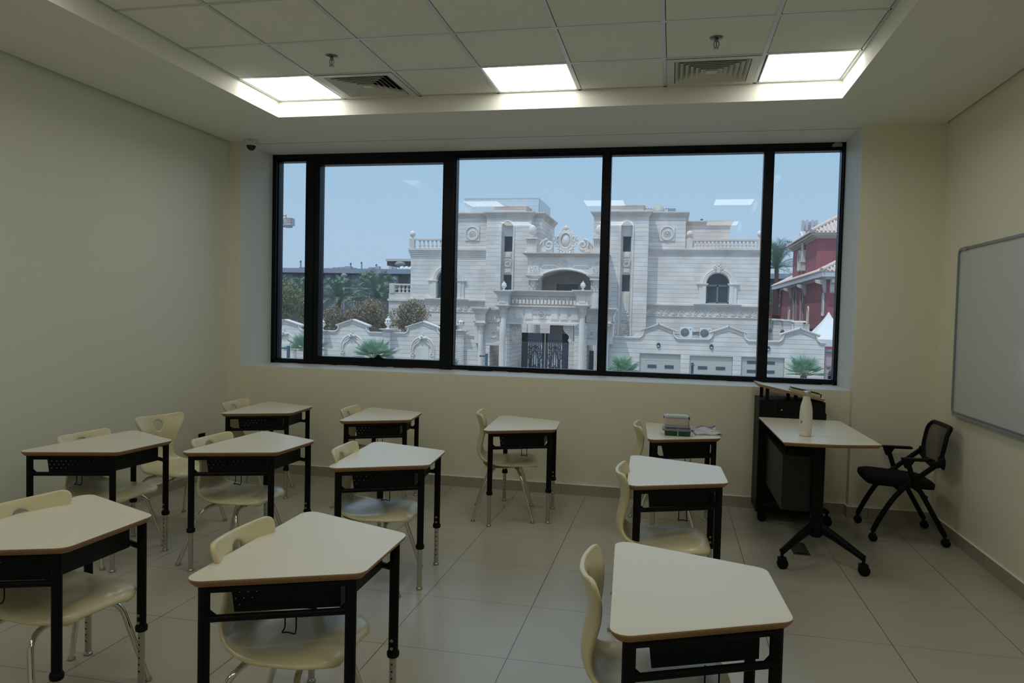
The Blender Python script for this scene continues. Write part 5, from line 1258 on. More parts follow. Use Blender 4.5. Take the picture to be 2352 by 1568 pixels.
# ------------------------------------------------------------------ the iron gate itself
Yt_ = 43.6
gt = thing('iron_gate', 'navy iron double gate with scrollwork inside the stone gateway', 'gate', (xx(1250, 800, Yt_), Yt_, GZ))
x0, x1, z1 = xx(1197.5, 810, Yt_), xx(1305, 810, Yt_), zz(1250, 765, Yt_); xc_ = (x0+x1)/2
for sg in (-1, 1):
    a, c_ = (x0, xc_-0.03) if sg < 0 else (xc_+0.03, x1); W_ = c_-a; b = MB(); st = W_*0.27; inn = W_*0.10; zt2 = z1-0.60
    so, si = (a, a+st) if sg < 0 else (c_-st, c_); ni, no = (c_-inn, c_) if sg < 0 else (a, a+inn)
    b.box(so, si, Yt_, Yt_+0.10, GZ+0.1, z1); b.box(ni, no, Yt_, Yt_+0.10, GZ+0.1, z1); b.box(a, c_, Yt_, Yt_+0.10, zt2, z1); b.box(a, c_, Yt_, Yt_+0.10, GZ+0.1, GZ+1.3)
    leaf = b.build('gate_leaf', M['iron'], gt); b = MB(); g0, g1 = (si, ni) if sg < 0 else (no, so); n_ = 6
    for k in range(1, n_+1): x = g0+(g1-g0)*k/(n_+1); b.box(x-0.022, x+0.022, Yt_+0.03, Yt_+0.07, GZ+1.3, zt2)
    b.build('bar', M['iron'], leaf)
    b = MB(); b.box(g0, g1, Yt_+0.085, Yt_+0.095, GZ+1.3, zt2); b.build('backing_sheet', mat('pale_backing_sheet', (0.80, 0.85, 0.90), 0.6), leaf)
    b = MB(); gm = (g0+g1)/2; zc_ = zt2-1.75
    for (px_, pz, R_, t_, a0, d) in ((g0+0.20, zt2-0.38, 0.17, 1.2, 0, 1), (g0+0.55, zt2-0.38, 0.15, 1.2, PI, -1), (g1-0.20, zt2-0.38, 0.17, 1.2, PI, -1), (g1-0.5, zt2-0.34, 0.13, 1.2, 0, 1),
        (gm-0.28, zc_+0.75, 0.24, 1.1, PI/2, 1), (gm+0.30, zc_+0.75, 0.24, 1.1, PI/2, -1), (gm-0.25, zc_+0.22, 0.22, 1.0, 0, -1), (gm+0.26, zc_+0.22, 0.22, 1.0, PI, 1),
        (gm-0.28, zc_-0.28, 0.22, 1.0, 0, 1), (gm+0.28, zc_-0.28, 0.22, 1.0, PI, -1), (gm-0.26, zc_-0.78, 0.24, 1.1, -PI/2, -1), (gm+0.28, zc_-0.78, 0.24, 1.1, -PI/2, 1), (gm, zc_, 0.15, 1.0, 0, 1)):
        b.tube(scroll_pts(px_, pz, R_, t_, a0, d, Yt_-0.01, 18), 0.032, 5)
    for s2 in (-1, 1): b.tube(bez([(gm, Yt_, zc_+1.2), (gm+s2*0.5, Yt_, zc_+0.7), (gm+s2*0.1, Yt_, zc_), (gm+s2*0.5, Yt_, zc_-0.7), (gm, Yt_, zc_-1.2)], 14), 0.032, 5)
    b.tube([(g0, Yt_, zt2-0.62), (g1, Yt_, zt2-0.62)], 0.025, 5); b.build('scrollwork', M['iron'], leaf)
    b = MB(); k = 0
    while GZ+0.5+k*0.16 < zt2-0.1: b.tube(scroll_pts((so+si)/2, GZ+0.5+k*0.16, 0.055, 0.9, 0, 1, Yt_-0.02, 8), 0.012, 4); k += 1
    for k in range(int((c_-a-0.5)/0.14)): b.tube(scroll_pts(a+0.4+k*0.14 if sg < 0 else a+0.2+k*0.14, z1-0.42, 0.05, 0.9, 0, 1, Yt_-0.02, 8), 0.012, 4)
    b.build('applied_ornament', mat('grey_ornament', (0.09, 0.12, 0.15), 0.5), leaf)
# porch body glimpsed through and above the gate
b = MB(); Y = 46.2; b.box(xx(1262, 760, Y), xx(1297, 760, Y), Y, Y+0.1, GZ, zz(1280, 744, Y)); b.build('entrance_door', mat('dark_wood_door', (0.05, 0.028, 0.03), 0.7), man)
for u0, u1 in ((1200, 1210), (1240, 1263)):
    b = MB(); Y = 46.1; b.box(xx(u0, 760, Y), xx(u1, 760, Y), Y, Y+0.3, GZ, zz(1230, 735, Y)); b.build('porch_pier', M['stone'], man)
column('porch_column', man, xx(1223, 760, 45.6), 45.6, GZ, zz(1223, 738, 45.6), 0.22, cap=False)

# ------------------------------------------------------------------ STREET WALL, left of the gateway
def gable(b, x0, x1, zc_, zp, Y, d, sh=0.34):
    """curved shoulders rising to a low pediment; returns nothing"""
    xm = (x0+x1)/2; n = 7; L_ = [(x0-0.22, zc_)]+[(x0-0.22+0.24*math.sin(PI/2*k/n), zc_+sh*(1-math.cos(PI/2*k/n))+0.02) for k in range(1, n+1)]
    ze = zp-(zp-zc_)*0.38
    L_ += [(x0+0.02, ze)]; R_ = [(x0+x1-p[0], p[1]) for p in L_][::-1]
    P_ = L_+[(xm, zp)]+R_; b.prism(P_[::-1], Y, Y+d, 'y')
    return xm, ze
def shoulder(b, x0, x1, zc_, zp, Y, sh):
    n = 8; ze = zp-(zp-zc_)*0.38
    for f in (lambda x: x, lambda x: x0+x1-x):
        pts = [(f(x0-0.24), Y-0.05, zc_)]+[(f(x0-0.22+0.24*math.sin(PI/2*k/n)), Y-0.05, zc_+sh*(1-math.cos(PI/2*k/n))+0.03) for k in range(1, n+1)]+[(f(x0+0.03), Y-0.05, ze-0.02)]
        b.tube(pts, 0.05, 6)
    for dz_ in (0.10, 0.17):
        xm = (x0+x1)/2
        for xe in (x0+0.10, x1-0.10): b.tube([(xe, Y-0.03, ze-dz_), (xm, Y-0.03, zp-dz_)], 0.03, 5)
def coping(b, x0, x1, z, Y, d): b.box(x0, x1, Y-0.10, Y+d+0.1, z-0.02, z+0.04); b.box(x0, x1, Y-0.05, Y+d+0.05, z-0.12, z-0.02)
def gable_cap(b, x0, x1, xm, ze, zp, Y, d):
    for sg, xe in ((-1, x0), (1, x1)):
        a = Vector((xe+sg*0.16, 0, ze-0.05)); c_ = Vector((xm, 0, zp+0.03)); dv = (c_-a); L_ = dv.length; ang_ = math.atan2(dv.z, dv.x)
        m_ = (a+c_)/2; rot = Matrix.Rotation(-ang_, 3, 'Y'); b.obox((m_.x, Y+d/2, m_.z), L_+0.04, d+0.24, 0.06, rot); b.obox((m_.x, Y+d/2, m_.z-0.07), L_, d+0.12, 0.07, rot)
sw = thing('street_wall', 'pale stone street wall left of the gateway with gables and blind arches', 'wall', (xx(850, 800, YW), YW, GZ))
dW = 0.35; zc_ = 0.055
b = MB(); xl, xr = xx(560, 790, YW)-22, xx(1100, 790, YW); b.box(xl, xr, YW, YW+dW, GZ, zc_)
GAB = [(660, 733.5, 622, 687), (809, 733, 778, 842), (971, 737.5, 938, 1006)]
cp = MB(); prev = xl; rec = []
for (up, vp_, u0, u1) in GAB:
    x0, x1 = xx(u0, 745, YW), xx(u1, 745, YW); zp = zz(up, vp_, YW); xm, ze = gable(b, x0, x1, zc_, zp-0.05, YW, dW); gable_cap(cp, x0, x1, xm, ze, zp-0.04, YW, dW); shoulder(cp, x0, x1, zc_, zp-0.05, YW, 0.34)
    coping(cp, prev, x0-0.20, zc_, YW, dW); prev = x1+0.20; rec.append((xm, x0, x1, zp))
coping(cp, prev, xr, zc_, YW, dW); b.build('masonry', M['stone_wall'], sw); cp.build('coping', M['plain'], sw)
for (xm, x0, x1, zp) in rec:
    b = MB(); R_ = (xx(831, 790, YW)-xx(779, 790, YW))/2; zs_ = zz(804, 768, YW)-R_; Y = YW
    for rr_, th_ in ((R_*0.98, 0.05), (R_*0.86, 0.035), (R_*0.80, 0.03)):
        b.torus((xm, Y-0.03, zs_), rr_, th_, 'y', 24, 6, a0=0, a1=PI)
        for sg in (-1, 1): b.tube([(xm+sg*rr_, Y-0.03, GZ), (xm+sg*rr_, Y-0.03, zs_)], th_, 6)
    n_ = 16; vs = [(xm+R_*math.cos(PI*k/n_), Y-0.02, zs_+R_*math.sin(PI*k/n_)) for k in range(n_+1)]+[(xm-R_, Y-0.02, GZ), (xm+R_, Y-0.02, GZ)]
    b.add(vs, [tuple(range(n_+3))])
    for sg in (-1, 1):
        b.tube(bez([(xm+sg*0.15, Y-0.06, zs_+R_*0.85), (xm+sg*0.15, Y-0.06, zs_+R_*0.3), (xm+sg*0.75, Y-0.06, zs_+R_*0.5), (xm+sg*0.62, Y-0.06, zs_-0.25)], 12), 0.035, 6)
        b.torus((xm+sg*0.64, Y-0.06, zs_-0.36), 0.10, 0.03, 'y', 14, 5)
    b.box(xm-0.42, xm+0.42, Y-0.05, Y, GZ, zs_+0.1); b.torus((xm, Y-0.04, zs_+0.10), 0.42, 0.03, 'y', 16, 5, a0=0, a1=PI)
    rg = random.Random(4)
    for k in range(16): a = rg.uniform(0, 6.28); q = rg.uniform(0.02, 0.24); b.sphere((xm+q*math.cos(a), Y-0.12, zs_+R_+0.02+q*math.sin(a)*1.1), rg.uniform(0.06, 0.11), 6)
    b.build('blind_arch', M['plain'], sw)
# wall piers with urns
for u, v0, v1, lb in ((736, 760, 731, 'x'), (888, 757, 726, 'x'), (1056, 760, 731, 'x')):
    Y = YW-0.25; xq = xx(u, 760, Y); zt_ = zz(u, v0-2, Y); louv = u == 1056
    b = MB(); w2 = 0.24 if not louv else 0.27; b.box(xq-w2, xq+w2, Y, YW+dW, GZ, zt_-0.12); pr_ = b.build('pier', M['stone_wall'], sw)
    b = MB(); cornice(b, xq-w2, xq+w2, Y, YW+dW, zt_-0.14, zt_, 0.22, steps=4); b.build('pier_cap', M['plain'], pr_)
    if louv:
        b = MB(); z = zt_-0.35
        while z > GZ+0.5: b.box(xq-0.14, xq+0.14, Y-0.035, Y, z-0.06, z); z -= 0.115
        b.box(xq-0.20, xq-0.17, Y-0.04, Y, GZ, zt_-0.2); b.box(xq+0.17, xq+0.20, Y-0.04, Y, GZ, zt_-0.2); b.build('louvre_panel', M['plain'], pr_)
    b = MB(); urn(b, xq, YW, zt_, zz(u, v1, YW)-zt_); b.build('urn', M['plain'], pr_)
    b = MB(); h = zz(u, v1, YW)-zt_
    for k in range(8): a = 2*PI*k/8+0.2; b.sphere((xq+0.262*h*math.cos(a), YW+0.262*h*math.sin(a), zt_+0.63*h), 0.04*h, 6, sz=1.8)
    b.build('urn_slot', M['hole'], pr_)
# short wall stretch between louvred pier and gateway
# ------------------------------------------------------------------ GARAGE WALL, right of the gateway
ga = thing('garage_wall', 'pale stone garage front with gables and three wide sectional doors', 'wall', (xx(1640, 800, YW), YW, GZ))
xl, xr = xx(1400, 800, YW), xx(1893.5, 820, YW); zc_ = 0.235
DOORS = [(1468, 1563, 812.5), (1583, 1682.6, 817.5), (1702, 1801.5, 820.5)]
xs_ = [xl]; zd = []
for u0, u1, v in DOORS: xs_ += [xx(u0, 840, YW), xx(u1, 840, YW)]; zd.append(zz((u0+u1)/2, v, YW))
xs_.append(xr); b = MB(); dG = 4.5
for k in range(0, len(xs_), 2): b.box(xs_[k], xs_[k+1], YW, YW+dW, GZ, zc_)
for k in range(3): b.box(xs_[1+2*k], xs_[2+2*k], YW, YW+dW, zd[k], zc_)
b.box(xl, xr, YW+dW, YW+dW+dG, zc_-0.35, zc_-0.15); b.box(xr-0.3, xr, YW+dW, YW+dW+dG, GZ, zc_-0.1)
cp = MB(); prev = xl
for (up, vp_, u0, u1) in ((1513, 743, 1478, 1548), (1674.5, 748.6, 1637, 1711), (1837, 753, 1799.5, 1877)):
    x0, x1 = xx(u0, 758, YW), xx(u1, 758, YW); zp = zz(up, vp_, YW); xm, ze = gable(b, x0, x1, zc_, zp-0.05, YW, dW, 0.36); gable_cap(cp, x0, x1, xm, ze, zp-0.04, YW, dW); shoulder(cp, x0, x1, zc_, zp-0.05, YW, 0.36)
    coping(cp, prev, x0-0.20, zc_, YW, dW); prev = x1+0.20
coping(cp, prev, xr+0.05, zc_, YW, dW); b.build('masonry', M['stone_wall'], ga); cp.build('coping', M['plain'], ga)
dg = mat('garage_window', (0.07, 0.085, 0.11), 0.25)
for k, (u0, u1, v) in enumerate(DOORS):
    x0, x1, z1 = xs_[1+2*k], xs_[2+2*k], zd[k]; Y = YW+0.12; b = MB(); n_ = 7; h = (z1-GZ)/n_
    for i in range(n_):
        za, zb_ = GZ+i*h, GZ+(i+1)*h-0.015; b.box(x0+0.02, x1-0.02, Y, Y+0.05, za, zb_)
        for q in range(1, 4): b.box(x0+0.02, x1-0.02, Y-0.004, Y, za+(zb_-za)*q/4-0.004, za+(zb_-za)*q/4+0.004)
    d_ = b.build('garage_door', M['door_panel'], ga)
    rows = ((1, 837, 845.5), (2, 858, 866)) if k < 2 else ((1, 825, 832.5), (2, 845.5, 853.5))
    off = 0 if k == 0 else 3.5
    for (i, va, vb) in rows:
        zA, zB_ = zz(u0+30, va+off, YW), zz(u0+30, vb+off, YW)
        for f0, f1 in (((0.20, 0.425), (0.615, 0.84)) if k < 2 else ((0.14, 0.38), (0.56, 0.79))):
            xa, xb = x0+(x1-x0)*f0, x0+(x1-x0)*f1; b = MB()
            P_ = rrect(xa, xb, zB_, zA, 0.04, 3); b.prism(P_[::-1], Y-0.012, Y-0.001, 'y', 0); w_ = b.build('door_window', mat('window_gasket', (0.04, 0.045, 0.055), 0.6), d_) if False else None
            b = MB(); b.prism(P_[::-1], Y-0.014, Y-0.001, 'y', 0); b.prism(rrect(xa+0.025, xb-0.025, zB_+0.025, zA-0.025, 0.03, 3)[::-1], Y-0.018, Y-0.0141, 'y', 1); b.build('door_window', [M['wframe'], dg], d_)
# wall lamps
for u, v, lb in ((1512.6, 792.6, 'navy oval wall lamp above the left garage door'), (1634, 796, 'navy oval wall lamp above the middle garage door'), (1764.5, 800.7, 'navy oval wall lamp above the right garage door')):
    x, z = at(u, v, YW); t = thing('wall_lamp', lb, 'wall lamp', (x, YW, z), group='garage wall lamps'); b = MB()
    vs = []; n_ = 20
    P_ = [(x+0.115*math.cos(2*PI*k/n_), z+0.155*math.sin(2*PI*k/n_)) for k in range(n_)]; Q_ = [(x+0.085*math.cos(2*PI*k/n_), z+0.125*math.sin(2*PI*k/n_)) for k in range(n_)]
    b.add([(p[0], YW, p[1]) for p in P_]+[(p[0], YW-0.05, p[1]) for p in P_]+[(p[0], YW-0.09, p[1]) for p in Q_], [(i+j*n_, (i+1) % n_+j*n_, (i+1) % n_+(j+1)*n_, i+(j+1)*n_) for j in (0, 1) for i in range(n_)]+[tuple(range(2*n_, 3*n_))], 0, False); b.build('housing', M['iron'], t)
    b = MB(); P_ = [(x+0.075*math.cos(PI+PI*k/10), z-0.005+0.105*math.sin(PI+PI*k/10)) for k in range(11)]; b.prism(P_[::-1], YW-0.10, YW-0.089, 'y'); b.build('lens', mat('lamp_lens', (0.45, 0.47, 0.48), 0.3), t)
# air conditioners
for u0, u1, v0, v1, lb in ((1562, 1590, 751.5, 774, 'white outdoor air conditioning unit on the garage roof, left one of the pair'), (1607.5, 1634, 753.7, 776, 'white outdoor air conditioning unit on the garage roof, right one of the pair')):
    Y = YW+0.9; x0, x1 = xx(u0, 762, Y), xx(u1, 762, Y); z0, z1 = zz((u0+u1)/2, v1+1.5, Y), zz((u0+u1)/2, v0, Y)
    t = thing('air_conditioner', lb, 'air conditioner', ((x0+x1)/2, Y, z0), group='outdoor air conditioning units')
    b = MB(); b.box(x0, x1, Y, Y+0.32, z0+0.03, z1); b.box(x0+0.05, x0+0.12, Y, Y+0.3, z0-0.04, z0+0.03); b.box(x1-0.12, x1-0.05, Y, Y+0.3, z0-0.04, z0+0.03); b.build('casing', mat('ac_white', (0.66, 0.67, 0.68), 0.5), t, bevel=0.01, seg=1)
    cx2 = x0+(x1-x0)*0.40; cz_ = (z0+z1)/2+0.01; r_ = (z1-z0)*0.40
    b = MB(); b.lathe([(0.01, Y-0.010), (r_, Y-0.010), (r_, Y-0.001)], (cx2, 0, cz_), 24, axis='y'); f_ = b.build('fan_opening', mat('ac_dark_fan', (0.20, 0.20, 0.20), 0.7), t)
    b = MB()
    for k in range(1, 7): b.torus((cx2, Y-0.02, cz_), r_*k/6, 0.005, 'y', 24, 4)
    for k in range(8): a = PI*k/4; b.tube([(cx2, Y-0.022, cz_), (cx2+r_*math.cos(a), Y-0.022, cz_+r_*math.sin(a))], 0.005, 4)
    b.build('fan_grille', M['steel'], f_)
    b = MB(); xb_ = x0+(x1-x0)*0.86; zb2 = z1-0.13; b.add([(xb_-0.05, Y-0.004, zb2+0.05), (xb_-0.05, Y-0.004, zb2-0.06), (xb_+0.06, Y-0.004, zb2+0.05)], [(0, 1, 2)]); b.build('blue_badge', mat('blue_badge', (0.02, 0.30, 0.55), 0.5), t)
t = thing('pipework', 'black refrigerant hoses running between the two air conditioners', 'pipe', (xx(1598, 765, YW+1), YW+1, 0.3)); b = MB(); Y = YW+1.0
xa, xb = xx(1590, 765, Y), xx(1608, 765, Y)
for k in range(4): z = zz(1598, 762+k*2.5, Y); b.tube(bez([(xa, Y, z), (xa+0.2, Y-0.05, z-0.08+0.04*k), (xb-0.2, Y, z+0.06), (xb, Y, z-0.03)], 10), 0.018, 6)
xa, xb = xx(1548, 765, Y), xx(1562, 765, Y); b.tube(bez([(xa, Y, 0.25), (xa, Y, 0.55), (xa+0.1, Y, 0.48), (xb, Y, 0.46)], 10), 0.016, 6); b.build('hose', M['blackplastic'], t)
t = thing('roof_box', 'low white louvred box on the garage wall beside the first gable', 'box', (xx(1463, 770, YW+0.6), YW+0.6, 0.2)); b = MB(); Y = YW+0.5
x0, x1 = xx(1452, 770, Y), xx(1474, 770, Y); b.prism([(x0, 0.22), (x1-0.15, 0.22), (x1, 0.44), (x0+0.22, 0.50)], Y, Y+0.5, 'y'); b.build('casing', mat('box_white', (0.62, 0.63, 0.62), 0.6), t)

# ------------------------------------------------------------------ T shaped posts on the street in front
for u, v, Y, lb, arm in ((661, 794, 30.0, 'blue grey T-shaped lamp post before the left wall, seen in the narrow left pane', 1), (1117, 812, 30.0, 'blue grey T-shaped lamp post left of the gateway', 1), (1590.5, 833, 30.0, 'blue grey lamp post in front of the middle garage door', 0)):
    x, z = at(u, v, Y); t = thing('street_post', lb, 'post', (x, Y, GZ), group='blue grey street posts'); pm = mat('post_blue_grey', (0.05, 0.085, 0.15), 0.5)
    b = MB(); b.box(x-0.06, x+0.06, Y, Y+0.12, GZ, z); b.build('post', pm, t)
    b = MB()
    if arm: b.box(x-0.36, x-0.06, Y+0.01, Y+0.11, z-0.17, z-0.09)
    else: b.box(x-0.06, x+0.09, Y-0.22, Y+0.1, z-0.13, z-0.08)
    b.build('arm', pm, t)

# ================================================================== PLANTS
def fan_palm(u, v, Y, R_, lb, seed, n=30):
    """v is the row of the crown's heart; blades reach about R_ from it, mostly upwards"""
    x, z = at(u, v, Y); rg = random.Random(seed)
    t = thing('fan_palm', lb, 'palm', (x, Y, GZ), group='young fan palms on the street')
    b = MB(); b.tube([(x, Y, GZ), (x, Y, z-R_*0.15)], 0.17, 10); b.build('trunk', M['trunk'], t)
    b = MB(); s_ = MB(); c0 = Vector((x, Y, z-R_*0.15))
    for k in range(n):
        az = 2*PI*k*0.618+rg.uniform(-0.2, 0.2); el = 0.05+1.35*((k+0.5)/n)**0.8+rg.uniform(-0.12, 0.12)
        d = Vector((math.cos(az)*math.cos(el), math.sin(az)*math.cos(el), math.sin(el))); L1 = R_*rg.uniform(0.30, 0.48)
        tip = c0+d*L1; s_.tube([c0, c0+d*L1*0.5, tip], 0.016, 4)
        side = d.cross(Vector((0, 0, 1))); side = side.normalized() if side.length > 0.05 else Vector((1, 0, 0)); upv = side.cross(d).normalized()
        nb = 21; L2 = R_*rg.uniform(0.58, 0.80)
        for j in range(nb):
            a = (-1+2*j/(nb-1))*1.05; dd = (d*math.cos(a)+side*math.sin(a)).normalized(); L3 = L2*(1-0.22*abs(a))*rg.uniform(0.9, 1.08)
            droop = Vector((0, 0, -L3*rg.uniform(0.02, 0.16))); wv = dd.cross(upv).normalized()*(L3*0.026)
            m_ = tip+dd*L3*0.45; e_ = tip+dd*L3+droop
            b.add([tip, m_+wv+upv*0.02, e_, m_-wv-upv*0.01], [(0, 1, 2), (0, 2, 3)])
    b.build('fan_leaves', M['fan'], t); s_.build('petioles', mat('petiole_green', (0.22, 0.30, 0.15), 0.6), t)
fan_palm(703, 800, 36.5, 1.35, 'fan palm half hidden by the window mullion on the far left', 1)
fan_palm(862, 818, 36.5, 1.42, 'fan palm standing before the blind arch of the left wall', 2, 34)
fan_palm(1030, 840, 37.5, 0.9, 'fan palm tip beside the louvred wall pier, mostly behind a mullion', 3, 18)
fan_palm(1430, 852, 36.5, 1.12, 'fan palm left of the first garage door', 4, 28)
fan_palm(1846, 856, 36.5, 1.18, 'fan palm right of the last garage door', 5, 28)

def date_palm(u, v, Y, R_, lb, seed, n=64):
    x, z = at(u, v, Y); rg = random.Random(seed)
    t = thing('date_palm', lb, 'palm', (x, Y, GZ), group='tall date palms')
    b = MB(); b.tube([(x, Y, GZ), (x+0.1, Y, (GZ+z)/2), (x, Y, z)], [0.30, 0.24, 0.24], 10); b.build('trunk', M['trunk'], t)
    b = MB()
    for k in range(n):
        az = rg.uniform(0, 2*PI); el = -0.25+1.75*((k+0.5)/n)**0.85; L_ = R_*rg.uniform(0.85, 1.1); o0 = Vector((x, Y, z)); ce, se = math.cos(el), math.sin(el)
        hd = Vector((math.cos(az), math.sin(az), 0))
        pts = bez([o0, o0+hd*L_*0.40*ce+Vector((0, 0, L_*(0.50*se+0.08))), o0+hd*L_*(0.75*ce+0.10)+Vector((0, 0, L_*(0.88*se))), o0+hd*L_*(0.92*ce+0.22)+Vector((0, 0, L_*(0.90*se-0.22)))], 14)
        b.tube(pts, [0.025-0.0014*i for i in range(15)], 4, caps=False)
        for i in range(1, 15):
            for q in (0, 0.5):
                p = pts[i-1].lerp(pts[i], q); tg = (pts[i]-pts[i-1]).normalized(); sd = tg.cross(Vector((0, 0, 1)))
                if sd.length < 0.05: continue
                sd.normalize(); up_ = sd.cross(tg); ll = R_*0.26*math.sin(PI*min(0.97, (i-1+q)/14*0.80+0.15))
                for sg in (-1, 1):
                    e_ = p+sd*sg*ll*0.62+tg*ll*0.62+up_*ll*rg.uniform(0.05, 0.45); wv = tg*0.032
                    b.add([p-wv, p+wv, e_], [(0, 1, 2)])
    b.build('fronds', M['leaf'], t)
date_palm(778, 690, 66, 3.1, 'date palm behind the street wall, left of the two before the dark building', 11)
date_palm(866, 684, 66, 3.4, 'date palm behind the street wall, right of the two, nearest the mansion terrace', 12)
date_palm(706, 684, 70, 3.0, 'date palm crown half hidden behind the left mullion', 13)
date_palm(1784, 616, 86, 4.0, 'date palm between the mansion and the red house', 14)
date_palm(1772, 700, 90, 2.6, 'small distant palm below the red house eaves', 15, 30)

def broad_tree(u, v, Y, rx, rz, n, m_leaf, lb, seed, leaf=0.085, grp='trees behind the street wall', bare=0.0):
    x, z = at(u, v, Y); rg = random.Random(seed); t = thing('leafy_tree', lb, 'tree', (x, Y, GZ), group=grp)
    b = MB(); b.tube([(x, Y, GZ), (x+0.1, Y, z-rz*0.6)], [0.16, 0.10], 8); tips = []
    for k in range(26):
        az = rg.uniform(0, 2*PI); el = rg.uniform(-0.3, 1.4); d = Vector((math.cos(az)*math.cos(el)*rx, math.sin(az)*math.cos(el)*rx*0.8, math.sin(el)*rz)); s0 = Vector((x, Y, z-rz*0.55)); e_ = Vector((x, Y, z))+d*rg.uniform(0.6, 0.95)
        mid = s0.lerp(e_, 0.5)+Vector((rg.uniform(-.1, .1), 0, -0.1)); b.tube([s0, mid, e_], [0.05, 0.03, 0.008], 5, caps=False); tips.append(e_)
        if bare:
            for q in range(9):
                p = mid.lerp(e_, rg.random()); dd = Vector((rg.uniform(-1, 1), rg.uniform(-1, 1), rg.uniform(-0.3, 1))).normalized()*rg.uniform(0.25, 0.6); b.tube([p, p+dd], [0.014, 0.005], 3, caps=False)
    b.build('branches', M['twig'], t); b = MB(); cl = []
    for k in range(40):
        while True:
            p = Vector((rg.uniform(-1, 1), rg.uniform(-1, 1), rg.uniform(-1, 1)))
            if p.length < 1: break
        cl.append((Vector((x+p.x*rx*0.82, Y+p.y*rx*0.65, z+p.z*rz*0.82)), rg.uniform(0.22, 0.42)*rx))
    for k in range(n):
        c_, r_ = cl[rg.randrange(len(cl))]; p = Vector((rg.gauss(0, 1), rg.gauss(0, 1), rg.gauss(0, 1))).normalized()*r_*rg.uniform(0.55, 1.0); q = c_+p
        a1 = Vector((rg.gauss(0, 1), rg.gauss(0, 1), rg.gauss(0, 1))).normalized(); a2 = a1.cross(Vector((rg.gauss(0, 1), rg.gauss(0, 1), rg.gauss(0, 1)))).normalized(); s_ = leaf*rg.uniform(0.6, 1.3)
        b.add([q-a1*s_, q+a2*s_*0.45, q+a1*s_, q-a2*s_*0.45], [(0, 1, 2, 3)])
    b.build('foliage', m_leaf, t)
broad_tree(652, 692, 47, 1.95, 2.2, 6500, M['tree_green'], 'large green tree behind the wall at the left edge of the window', 21)
broad_tree(706, 705, 49, 1.3, 1.6, 2600, M['tree_green'], 'green tree behind the left window mullion', 26)
broad_tree(776, 728, 47, 1.35, 0.95, 900, M['tree_brown'], 'half bare grey twiggy tree behind the wall, left of the bronze one', 22, bare=1)
broad_tree(846, 722, 48, 1.55, 1.2, 4000, M['tree_brown'], 'bronze leaved tree behind the wall, below the date palms', 23)
broad_tree(940, 724, 45.5, 1.42, 1.28, 4200, M['tree_brown'], 'bronze green tree in front of the left wing of the mansion', 24)
broad_tree(752, 745, 49, 1.3, 0.6, 1500, M['tree_green'], 'low dark green bush behind the street wall coping', 25)
broad_tree(880, 738, 50, 1.3, 0.6, 1200, M['tree_green'], 'low dark green bush beside the urn of the street wall', 27)

# ================================================================== FAR AWAY
YB_ = 110
fb = thing('office_block', 'long dark low office block on the horizon behind the palms', 'building', (xx(800, 660, YB_), YB_, GZ))
def zf(u, v): return zz(u, v, YB_)
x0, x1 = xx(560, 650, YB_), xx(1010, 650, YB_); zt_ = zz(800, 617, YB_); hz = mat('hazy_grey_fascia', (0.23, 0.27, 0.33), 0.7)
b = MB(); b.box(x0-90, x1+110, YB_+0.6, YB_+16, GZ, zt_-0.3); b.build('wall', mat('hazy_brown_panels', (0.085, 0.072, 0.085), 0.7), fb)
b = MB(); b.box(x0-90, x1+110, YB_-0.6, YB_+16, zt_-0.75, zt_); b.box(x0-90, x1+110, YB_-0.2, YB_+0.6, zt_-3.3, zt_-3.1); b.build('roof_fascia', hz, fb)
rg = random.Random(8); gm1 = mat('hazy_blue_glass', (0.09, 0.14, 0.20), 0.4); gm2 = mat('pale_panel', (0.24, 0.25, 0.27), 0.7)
x = x0+1
while x < x1-2:
    w_ = rg.uniform(0.9, 2.4); b = MB(); b.box(x, x+w_, YB_+0.5, YB_+0.6, zt_-3.0, zt_-1.0); b.build('window', gm1, fb)
    if rg.random() < 0.6: b = MB(); b.box(x, x+w_*0.8, YB_+0.45, YB_+0.6, zt_-4.4, zt_-3.4); b.build('infill_panel', gm2, fb)
    x += w_+rg.uniform(0.7, 3.2)
for k in range(30):
    x = rg.uniform(x0, xx(930, 650, YB_)); w_ = rg.uniform(0.4, 1.2); h = rg.uniform(0.3, 0.7); b = MB(); y = YB_+rg.uniform(1, 10); b.box(x, x+w_, y, y+0.8, zt_, zt_+h); b.build('rooftop_unit', mat('hazy_unit', (0.30+0.2*rg.random(),)*3, 0.7), fb)
for u, v in ((690, 598), (830, 601), (864, 606), (805, 603)): x, z = at(u, v, YB_+3); b = MB(); b.box(x-0.06, x+0.06, YB_+3, YB_+3.3, zt_, z); b.box(x-0.14, x+0.12, YB_+3, YB_+3.2, z-0.3, z-0.1); b.build('roof_mast', hz, fb)
b = MB(); Y = 130; b.box(xx(889, 600, Y), xx(960, 600, Y), Y, Y+5, zz(915, 610, Y), zz(915, 600, Y)); b.build('penthouse', mat('penthouse_brown', (0.13, 0.10, 0.10), 0.7), fb)
b = MB(); b.box(xx(888, 600, Y), xx(960, 600, Y), Y-0.5, Y+5, zz(915, 600, Y), zz(915, 594.5, Y)); b.build('penthouse_roof', mat('penthouse_pale', (0.50, 0.48, 0.46), 0.7), fb)
b = MB(); xq, zq = at(919, 607, YB_+4); b.lathe([(0.2, zq-1.0), (0.2, zq-0.4), (0.8, zq-0.15), (0.9, zq+0.15), (0.6, zq+0.4), (0.1, zq+0.5)], (xq, YB_+4, 0), 16); b.build('roof_tank', gm2, fb)
xq, zq = at(934, 618, YB_+2); b = MB()
for k in range(3): b.sphere((xq-0.8+k*0.8, YB_+2, zq), 0.5, 12)
b.build('roof_tank', mat('white_tank', (0.62, 0.64, 0.66), 0.6), fb)
